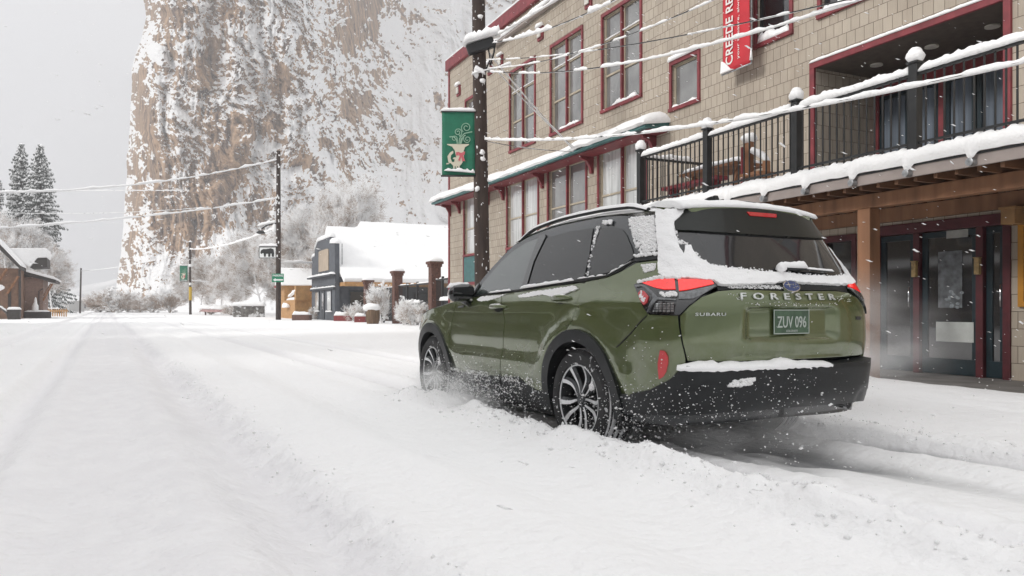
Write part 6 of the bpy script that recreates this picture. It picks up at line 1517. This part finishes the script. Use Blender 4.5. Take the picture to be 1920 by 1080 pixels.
def bare_tree_meshes(seed, H=12, spread=.5, thick=.14, depth=6, bush=False):
    rnd = random.Random(seed); tr = MB(); cr_ = MB()
    def seg(mb, p, q, r0, r1, n):
        d = (q-p); L_ = d.length
        if L_ < 1e-5: return
        d /= L_; a = d.cross(Vector((0, 0, 1)));
        if a.length < .05: a = Vector((1, 0, 0))
        a.normalize(); c = a.cross(d); b = len(mb.v)
        for (o, r) in ((p, r0), (q, r1)):
            for k in range(n):
                w_ = 2*math.pi*k/n+math.pi/2*3; mb.v.append(tuple(o+(a*math.cos(w_)+c*math.sin(w_))*r))
        for k in range(n): mb.f.append((b+k, b+(k+1) % n, b+n+(k+1) % n, b+n+k))
    def grow(p, d, L_, r, lv):
        n = 3 if lv > 1 else 5
        q = p
        m = 3
        for i in range(m):
            d2 = (d+Vector((rnd.gauss(0, .14), rnd.gauss(0, .14), rnd.gauss(0, .08)+.04))).normalized()
            q2 = q+d2*L_/m; r2 = r*(1-.18*(i+1)/m)
            seg(tr if lv <= 2 else cr_, q, q2, r*(1-.18*i/m), r2, n)
            if lv < depth and (i > 0 or lv > 0):
                for _ in range(2 if lv < 4 else 2):
                    if rnd.random() < .92:
                        ax = Vector((rnd.gauss(0, 1), rnd.gauss(0, 1), rnd.gauss(0, .6))).normalized()
                        s_ = d2.cross(ax).normalized(); nd = (d2*(1-spread*rnd.uniform(.6, 1.2))+s_*spread*1.25+Vector((0, 0, .10))).normalized()
                        grow(q2, nd, L_*rnd.uniform(.55, .72), max(r2*.55, .011), lv+1)
            q = q2; d = d2
        if lv < depth: grow(q, d, L_*.7, max(r*.7, .011), lv+1)
    if bush:
        for k in range(7):
            a_ = k*.9; grow(Vector((0, 0, 0)), Vector((math.cos(a_)*.5, math.sin(a_)*.5, 1)).normalized(), H*.36, thick*.35, 1)
    else: grow(Vector((0, 0, 0)), Vector((0, 0, 1)), H*.30, thick, 0)
    ms = []
    for mb, nm in ((tr, 'trunk'), (cr_, 'twigs')):
        me = bpy.data.meshes.new(nm); me.from_pydata(mb.v, [], mb.f); me.materials.append(M['twig']); ms.append(me)
    return ms
TM = [bare_tree_meshes(s, H=15, depth=6) for s in (3, 11, 29)]
print('twigfaces', [len(m[1].polygons) for m in TM])
BM_ = [bare_tree_meshes(s, H=3, depth=4, bush=True, spread=.42, thick=.1) for s in (5, 8)]
def place_tree(ms, px, d, scale, rz, label, nm='bare_tree', cat='tree', group='bare trees furred with snow', z=None):
    b = at(px, d); b.z = (gz(b.x, b.y) if z is None else z)-.1
    t = empty(nm, b, rz, label, cat, group); t.scale = (scale[0], scale[0], scale[1])
    for me, n_ in zip(ms, ('trunk', 'twigs')):
        o = bpy.data.objects.new(n_, me); COL.objects.link(o); o.parent = t
    return t
TT = [(632, 70, (.95, 1.05), 0, 0, 'largest bare snowy tree rising behind the grey shop'), (575, 74, (.85, 1.0), 1, 1.2, 'bare snowy tree just right of the brown pole'), (682, 80, (.7, .85), 2, 2.2, 'bare snowy tree behind the shop roof, its twigs over the snow'),
      (545, 82, (.8, .85), 2, .5, 'bare snowy tree directly behind the brown pole'), (492, 88, (.8, .80), 0, 2.9, 'bare snowy tree behind the bear sign'), (452, 96, (.85, .80), 1, 4.0, 'bare snowy tree left of the bear sign'),
      (415, 104, (.8, .72), 2, 1.5, 'bare snowy tree between the reddish pole and the bear sign'), (374, 118, (.75, .75), 0, 5.0, 'slender bare snowy tree just behind the reddish pole'), (605, 92, (1.0, 1.0), 1, 3.3, 'bare snowy tree in the second row behind the grey shop'),
      (520, 110, (1.1, .95), 2, 3.9, 'bare snowy tree at the back beneath the cliff face'), (60, 96, (.9, .95), 1, .3, 'bare snowy tree behind the depot roof'), (20, 90, (.9, 1.0), 0, 2.0, 'bare snowy tree at the far left edge behind the depot'),
      (98, 104, (.75, .78), 2, 1.0, 'bare snowy tree on the open side of the depot'), (740, 95, (.7, .6), 0, .9, 'small bare snowy tree on the slope above the big roof')]
for (px, d, s_, k, rz, lb) in TT: place_tree(TM[k], px, d, s_, rz, lb)
BB = [(716, 44, (.75, .95), 0, 0, 'tall snow laden bush in front of the brick columns'), (667, 48, (.5, .55), 1, 1, 'rounded snowy bush beside the grey shop wall'), (772, 38, (.5, .55), 1, 2, 'snowy bush between the two nearer brick columns'), (795, 37, (.45, .5), 0, 3, 'snowy bush at the foot of the tallest brick column'),
      (757, 39, (.4, .6), 1, 4, 'thin snowy bush right of the middle brick column'), (440, 84, (.9, .6), 1, 5, 'snowy bush behind the low stone wall'), (484, 74, (.5, .5), 0, 2, 'snowy bush between the stone wall and the tan shed'), (395, 95, (.8, .5), 0, 1, 'snowy bush by the pinkish shelter'), (590, 57, (.4, .4), 1, 3, 'little snowy bush at the left corner of the grey shop')]
for (px, d, s_, k, rz, lb) in BB:
    t = place_tree(BM_[k], px, d, s_, rz, lb, 'snowy_bush', 'bush', 'bushes loaded with snow')
    rnd = random.Random(px); mb = MB()
    for q in range(46):
        a_ = rnd.uniform(0, 6.3); rr = rnd.uniform(0, .75); z = rnd.uniform(.2, 2.6); rr *= 1-z/5
        mb.blob((rr*math.cos(a_), rr*math.sin(a_), z), (rnd.uniform(.05, .16), rnd.uniform(.05, .16), rnd.uniform(.04, .10)), q, n=(7, 5), jit=.3)
    mb.build('snow', M['snow'], t, smooth=True)
M['needle'] = mat('spruce_needles', (.12, .135, .125), .9, vary=.3, vscale=2)
def spruce_meshes(seed, H=25, Rb=5.0, top=1.0):
    rnd = random.Random(seed); tk = MB(); nd = MB(); sn = MB()
    tk.tube([(0, 0, 0), (0, 0, H*.5), (0, 0, H*.98)], [.32, .18, .03], 7)
    lobe = [rnd.uniform(.75, 1.2) for _ in range(9)]
    nb = int(36*H)
    for i in range(nb):
        k = (i+rnd.random())/nb; z = H*(.03+.96*k); kk = 1-k
        a = rnd.uniform(0, 2*math.pi); rad = Rb*(kk**.62)*lobe[int(a/6.2832*8.99)]*(.85+.3*float(vnoise(z*.5, a*1.3, seed)))
        L_ = max(.25, rad*rnd.uniform(.55, 1.08)); droop = .12+.42*kk*rnd.uniform(.6, 1.3)
        ca, sa = math.cos(a), math.sin(a); m = max(2, int(L_/.30))
        for j in range(m):
            t = (j+.6)/m
            if t < .25: continue
            r_ = L_*t; zz = z-droop*L_*t**1.2+.14*L_*t**3; w_ = (.42*(1-t)+.20)*(.6+.4*kk)
            c_ = Vector((r_*ca+rnd.gauss(0, .06), r_*sa+rnd.gauss(0, .06), zz)); s_ = Vector((-sa, ca, 0)); f_ = Vector((ca, sa, -droop))
            for sg in (-1, 1):
                tip = c_+s_*sg*w_*rnd.uniform(.7, 1.3)+f_*w_*.6+Vector((0, 0, -.35*w_-rnd.uniform(0, .22)))
                b = len(nd.v); nd.v += [tuple(c_-f_*.16), tuple(c_+f_*.20), tuple(tip), tuple(c_+Vector((0, 0, -.34)))]; nd.f += [(b, b+1, b+2), (b, b+2, b+3)]
            if rnd.random() < .93:
                q = rnd.uniform(.7, 1.25)
                e0 = c_-s_*w_*.75*q+f_*.1+Vector((0, 0, -.12)); e1 = c_+s_*w_*.75*q+f_*.1+Vector((0, 0, -.12)); e2 = c_+f_*.26*q+Vector((0, 0, -.16)); e3 = c_-f_*.2+Vector((0, 0, .04)); up = c_+Vector((0, 0, .12*q+.04))
                b = len(sn.v); sn.v += [tuple(e0), tuple(e2), tuple(e1), tuple(e3), tuple(up)]; sn.f += [(b, b+1, b+4), (b+1, b+2, b+4), (b+2, b+3, b+4), (b+3, b, b+4), (b+3, b+2, b+1, b)]
    ms = []
    for mb, nm, mt in ((tk, 'trunk', M['bark']), (nd, 'needles', M['needle']), (sn, 'snow', M['snow'])):
        me = bpy.data.meshes.new(nm); me.from_pydata(mb.v, [], mb.f); me.materials.append(mt); ms.append((nm, me))
    return ms
SM = [spruce_meshes(1), spruce_meshes(2)]
for (px, d, sc_, k, rz, lb) in ((40, 128, (1.0, 1.14), 0, 0, 'left of the two tallest snowy spruces behind the depot'), (76, 124, (1.0, 1.10), 1, 1, 'right of the two tallest snowy spruces behind the depot'), (-12, 120, (.8, .92), 0, 2, 'snowy spruce cut off by the left edge')):
    b = at(px, d); b.z = gz(b.x, b.y)-.2
    t = empty('spruce_tree', b, rz, lb, 'tree', 'snow covered spruces'); t.scale = (sc_[0], sc_[0], sc_[1])
    for nm, me in SM[k]: o = bpy.data.objects.new(nm, me); COL.objects.link(o); o.parent = t
for (px, d, s_, k, rz, lb) in ((188, 150, (2.6, 1.5), 0, 0, 'snow smothered thicket at the cliff foot near the street end'), (212, 145, (2.6, 2.0), 1, 2, 'largest snow smothered thicket below the cliff corner'), (240, 150, (2.8, 1.6), 0, 4, 'snow smothered thicket under the bare cliff edge'),
      (285, 140, (2.4, 1.4), 1, 5, 'snow smothered thicket against the lower cliff'), (318, 132, (2.2, 1.7), 0, 1, 'snow smothered thicket left of the reddish pole'), (262, 145, (1.8, 1.1), 1, 3, 'low snow smothered thicket in the middle of the row')):
    t = place_tree(BM_[k], px, d, s_, rz, lb, 'snowy_thicket', 'thicket', 'thickets at the foot of the cliff')
    rnd = random.Random(px); mb = MB()
    for q in range(60):
        a_ = rnd.uniform(0, 6.3); rr = rnd.uniform(0, .9); z = rnd.uniform(.1, 2.4); rr *= 1-z/4
        mb.blob((rr*math.cos(a_), rr*math.sin(a_), z), (rnd.uniform(.06, .2), rnd.uniform(.06, .2), rnd.uniform(.05, .14)), q, n=(7, 5), jit=.3)
    mb.build('snow', M['snow'], t, smooth=True)

for i, (t0, q0, sc_, k, lb) in enumerate(((2, -21, .62, 0, 'unseen spruce added behind the brick shop for the window reflections'), (9, -22.5, .80, 1, 'tall unseen spruce added behind the grey gabled shop for the window reflections'), (17, -20.5, .70, 0, 'unseen spruce added behind the tan shop for the window reflections'), (25, -23, .88, 1, 'tallest of the unseen spruces added across the street for the window reflections'), (34, -21, .72, 0, 'unseen spruce added behind the umber shop for the window reflections'), (45, -22, .82, 1, 'unseen spruce added behind the olive shop for the window reflections'))):  # unseen spruces, added as dark shapes for the car's side windows to reflect
    p = RD*t0+RQ*q0; t = empty('spruce_tree', (p.x, p.y, 0), i*1.3, lb, 'tree', 'snow covered spruces'); t.scale = (sc_*1.1, sc_*1.1, sc_)
    for nm, me in SM[k]: o = bpy.data.objects.new(nm, me); COL.objects.link(o); o.parent = t
# ------------------------------------------------------------------ snow thrown up by the wheels and falling snow
def specks_object(name, pts, rads, material, dirs=None, seed=0, ln=1.0):
    """one mesh of many little 8-sided grains"""
    n = len(pts); rnd = np.random.RandomState(seed)
    base = np.array([(1, 0, 0), (-1, 0, 0), (0, 1, 0), (0, -1, 0), (0, 0, 1), (0, 0, -1)], float)
    fc = np.array([(0, 2, 4), (2, 1, 4), (1, 3, 4), (3, 0, 4), (2, 0, 5), (1, 2, 5), (3, 1, 5), (0, 3, 5)])
    jit = 1+rnd.uniform(-.35, .35, (n, 6, 1))
    V = base[None]*jit*np.asarray(rads)[:, None, None]
    if dirs is not None:
        d = dirs/np.linalg.norm(dirs, axis=1, keepdims=True); along = (V*d[:, None, :]).sum(-1, keepdims=True); V = V+d[:, None, :]*along*(ln-1)
    V = V+np.asarray(pts)[:, None, :]
    F = (fc[None]+(np.arange(n)*6)[:, None, None]).reshape(-1, 3)
    me = bpy.data.meshes.new(name); me.vertices.add(n*6); me.vertices.foreach_set('co', V.ravel())
    me.loops.add(F.size); me.loops.foreach_set('vertex_index', F.ravel().astype(np.int32)); me.polygons.add(len(F)); me.polygons.foreach_set('loop_start', np.arange(0, F.size, 3, dtype=np.int32))
    me.update(calc_edges=True)
    return mkobj(name, me, material)
def car2w(P_):
    P_ = np.asarray(P_); s, c = math.sin(CAR_TH), math.cos(CAR_TH)
    return np.stack([CAR_X-P_[:, 0]*s-P_[:, 1]*c, CAR_Y+P_[:, 0]*c-P_[:, 1]*s, P_[:, 2]], -1)
rs_ = np.random.RandomState(5)
def plume(n, c, s, up=0, back=0):
    p = rs_.normal(size=(n, 3))*np.array(s)+np.array(c); t = rs_.uniform(0, 1, n)**1.5
    p[:, 0] -= back*t; p[:, 2] += up*t*rs_.uniform(0, 1, n); return p
pl_ = [plume(3800, (1.95, 1.0, .20), (.50, .09, .10), .30, .9), plume(1500, (-.15, .86, .2), (.2, .08, .12), .35, .6), plume(450, (-.25, .86, .2), (.22, .14, .10), .35, .8), plume(380, (-.8, .1, .25), (.35, .5, .14), .35, .7), plume(120, (-.5, -.75, .2), (.3, .12, .1), .3, .8),
       plume(1500, (2.05, .98, .22), (.42, .07, .09), .22, .5), plume(700, (1.3, .97, .25), (.5, .05, .10), .12, .5), plume(500, (-1.4, .2, .3), (.5, .6, .2), .2, .8)]
P_ = np.concatenate(pl_); P_[:, 2] = np.abs(P_[:, 2]-.03)+.03
rr = rs_.lognormal(math.log(.0016), .62, len(P_)); rr = np.clip(rr, .0007, .010)
sd_ = np.tile(np.array([[.5, -.85, .12]]), (len(P_), 1))+rs_.normal(size=(len(P_), 3))*.25
tag(specks_object('snow_spray', car2w(P_), rr, M['flake'], sd_, 1, 2.4), 'loose grains of snow flung up around the turning wheels', 'snow spray', kind='stuff')
# clods along the banks of the fresh tracks
n = 1500; rs2 = np.random.RandomState(9)
t_ = rs2.uniform(CT-3.5, CT+3.0, n); side_ = rs2.choice([-1, 1], n, p=[.72, .28]); q_ = CQ+np.where(side_ < 0, -.79-.30, .79+.30)+rs2.normal(size=n)*.12
t2 = rs2.uniform(2.2, 14, 500); q2_ = .93+rs2.normal(size=500)*.10
t_ = np.concatenate([t_, t2]); q_ = np.concatenate([q_, q2_]); n = len(t_)
r_ = np.clip(rs2.lognormal(math.log(.006), .5, n), .002, .018); r_[1500:] *= .7
hh = ground_h(q_, t_)
tag(specks_object('snow_clods', np.stack([q_*RQ.x+t_*RD.x, q_*RQ.y+t_*RD.y, hh+r_*.3], -1), r_, M['flake'], seed=6), 'crumbs of broken snow along the fresh wheel tracks', 'snow clods', kind='stuff')
# clouds of fine powder
def powder(loc, rad, dens, label, seed):
    mb = MB().blob((0, 0, 0), 1.0, 1, n=(24, 14), jit=0); o = mb.build('powder_cloud', None); o.location = loc; o.scale = rad; o.rotation_euler = (0, 0, math.pi/2+CAR_TH)
    m = bpy.data.materials.new('powder'); m.use_nodes = True; nt = m.node_tree; nt.nodes.clear(); L = nt.links
    o_ = nt.nodes.new('ShaderNodeOutputMaterial'); v_ = nt.nodes.new('ShaderNodeVolumePrincipled'); L.new(v_.outputs[0], o_.inputs['Volume']); v_.inputs['Color'].default_value = (.97, .97, .97, 1)
    t = nt.nodes.new('ShaderNodeTexCoord'); ln = nt.nodes.new('ShaderNodeVectorMath'); ln.operation = 'LENGTH'; L.new(t.outputs['Object'], ln.inputs[0])
    mr = nt.nodes.new('ShaderNodeMapRange'); mr.interpolation_type = 'SMOOTHSTEP'; mr.inputs[1].default_value = 1.0; mr.inputs[2].default_value = .1; mr.inputs[3].default_value = 0; mr.inputs[4].default_value = 1; L.new(ln.outputs['Value'], mr.inputs[0])
    n = nt.nodes.new('ShaderNodeTexNoise'); n.inputs['Scale'].default_value = 2.6; n.inputs['Detail'].default_value = 4; n.noise_dimensions = '4D'; n.inputs['W'].default_value = seed; L.new(t.outputs['Object'], n.inputs['Vector'])
    m2 = nt.nodes.new('ShaderNodeMapRange'); m2.inputs[1].default_value = .40; m2.inputs[2].default_value = .70; L.new(n.outputs[0], m2.inputs[0])
    mu = nt.nodes.new('ShaderNodeMath'); mu.operation = 'MULTIPLY'; L.new(mr.outputs[0], mu.inputs[0]); L.new(m2.outputs[0], mu.inputs[1])
    m3 = nt.nodes.new('ShaderNodeMath'); m3.operation = 'MULTIPLY'; m3.inputs[1].default_value = dens; L.new(mu.outputs[0], m3.inputs[0]); L.new(m3.outputs[0], v_.inputs['Density'])
    o.data.materials.append(m); tag(o, label, 'snow powder', 'clouds of snow powder', kind='stuff'); return o
def cw(x, y, z): p = car2w([(x, y, z)])[0]; return Vector(p)
powder(cw(1.7, 1.14, .24), (1.05, .20, .34), 9.0, 'powder snow billowing behind the front wheel', 1)
powder(cw(-.8, .0, .22), (1.1, 1.1, .34), 1.6, 'thin powder snow swirling behind the car', 2)
powder(cw(.6, -2.0, .65), (1.6, .75, .85), 3.6, 'powder snow drifting before the shop doors', 3)
# falling snow, drifting from the left
n = 13000
y = rs_.uniform(0, 1, n)**.62*26+2.4; x = rs_.uniform(-.78, .78, n)*y; z = EYE+rs_.uniform(-.36, .52, n)*y
ok = z > .16; x, y, z = x[ok], y[ok], z[ok]
inside = []
pp = np.stack([x, y, z], -1)
rel = pp-np.array([CAR_X, CAR_Y, 0]); s, c = math.sin(CAR_TH), math.cos(CAR_TH)
cx_ = -rel[:, 0]*s+rel[:, 1]*c; cy_ = -rel[:, 0]*c-rel[:, 1]*s
ok = ~((np.abs(cx_-1.3) < 2.45) & (np.abs(cy_) < .95) & (pp[:, 2] < 1.75)); pp = pp[ok]
keep = rs_.uniform(0, 1, len(pp)) < np.where(pp[:, 0]/pp[:, 1] < -.02, .30, 1.0)*np.clip((pp[:, 1]-1.5)/4, .2, 1); pp = pp[keep]
ws = (pp[:, 0]-BW.x)*BN.x+(pp[:, 1]-BW.y)*BN.y; pp = pp[ws > .1]
rr = np.clip(rs_.lognormal(math.log(.0032), .40, len(pp)), .0016, .008)
dirs = np.tile(np.array([[1.0, .1, -.32]]), (len(pp), 1))+rs_.normal(size=(len(pp), 3))*.10
tag(specks_object('falling_snow', pp, rr, M['flake'], dirs, 2, 4.5), 'wind driven flakes of falling snow all across the street', 'falling snow', kind='stuff')
# ------------------------------------------------------------------ the snowy air
hz = MB().box(-1000, 1300, -45, 1600, -8, 640).build('haze', None)
tag(hz, 'pale falling-snow haze filling the street', 'haze', kind='stuff')
m = bpy.data.materials.new('haze'); m.use_nodes = True; nt = m.node_tree; nt.nodes.clear()
o_ = nt.nodes.new('ShaderNodeOutputMaterial'); v_ = nt.nodes.new('ShaderNodeVolumePrincipled'); nt.links.new(v_.outputs[0], o_.inputs['Volume'])
v_.inputs['Color'].default_value = (.86, .86, .87, 1); v_.inputs['Density'].default_value = .0008; v_.inputs['Anisotropy'].default_value = .2
hz.data.materials.append(m)
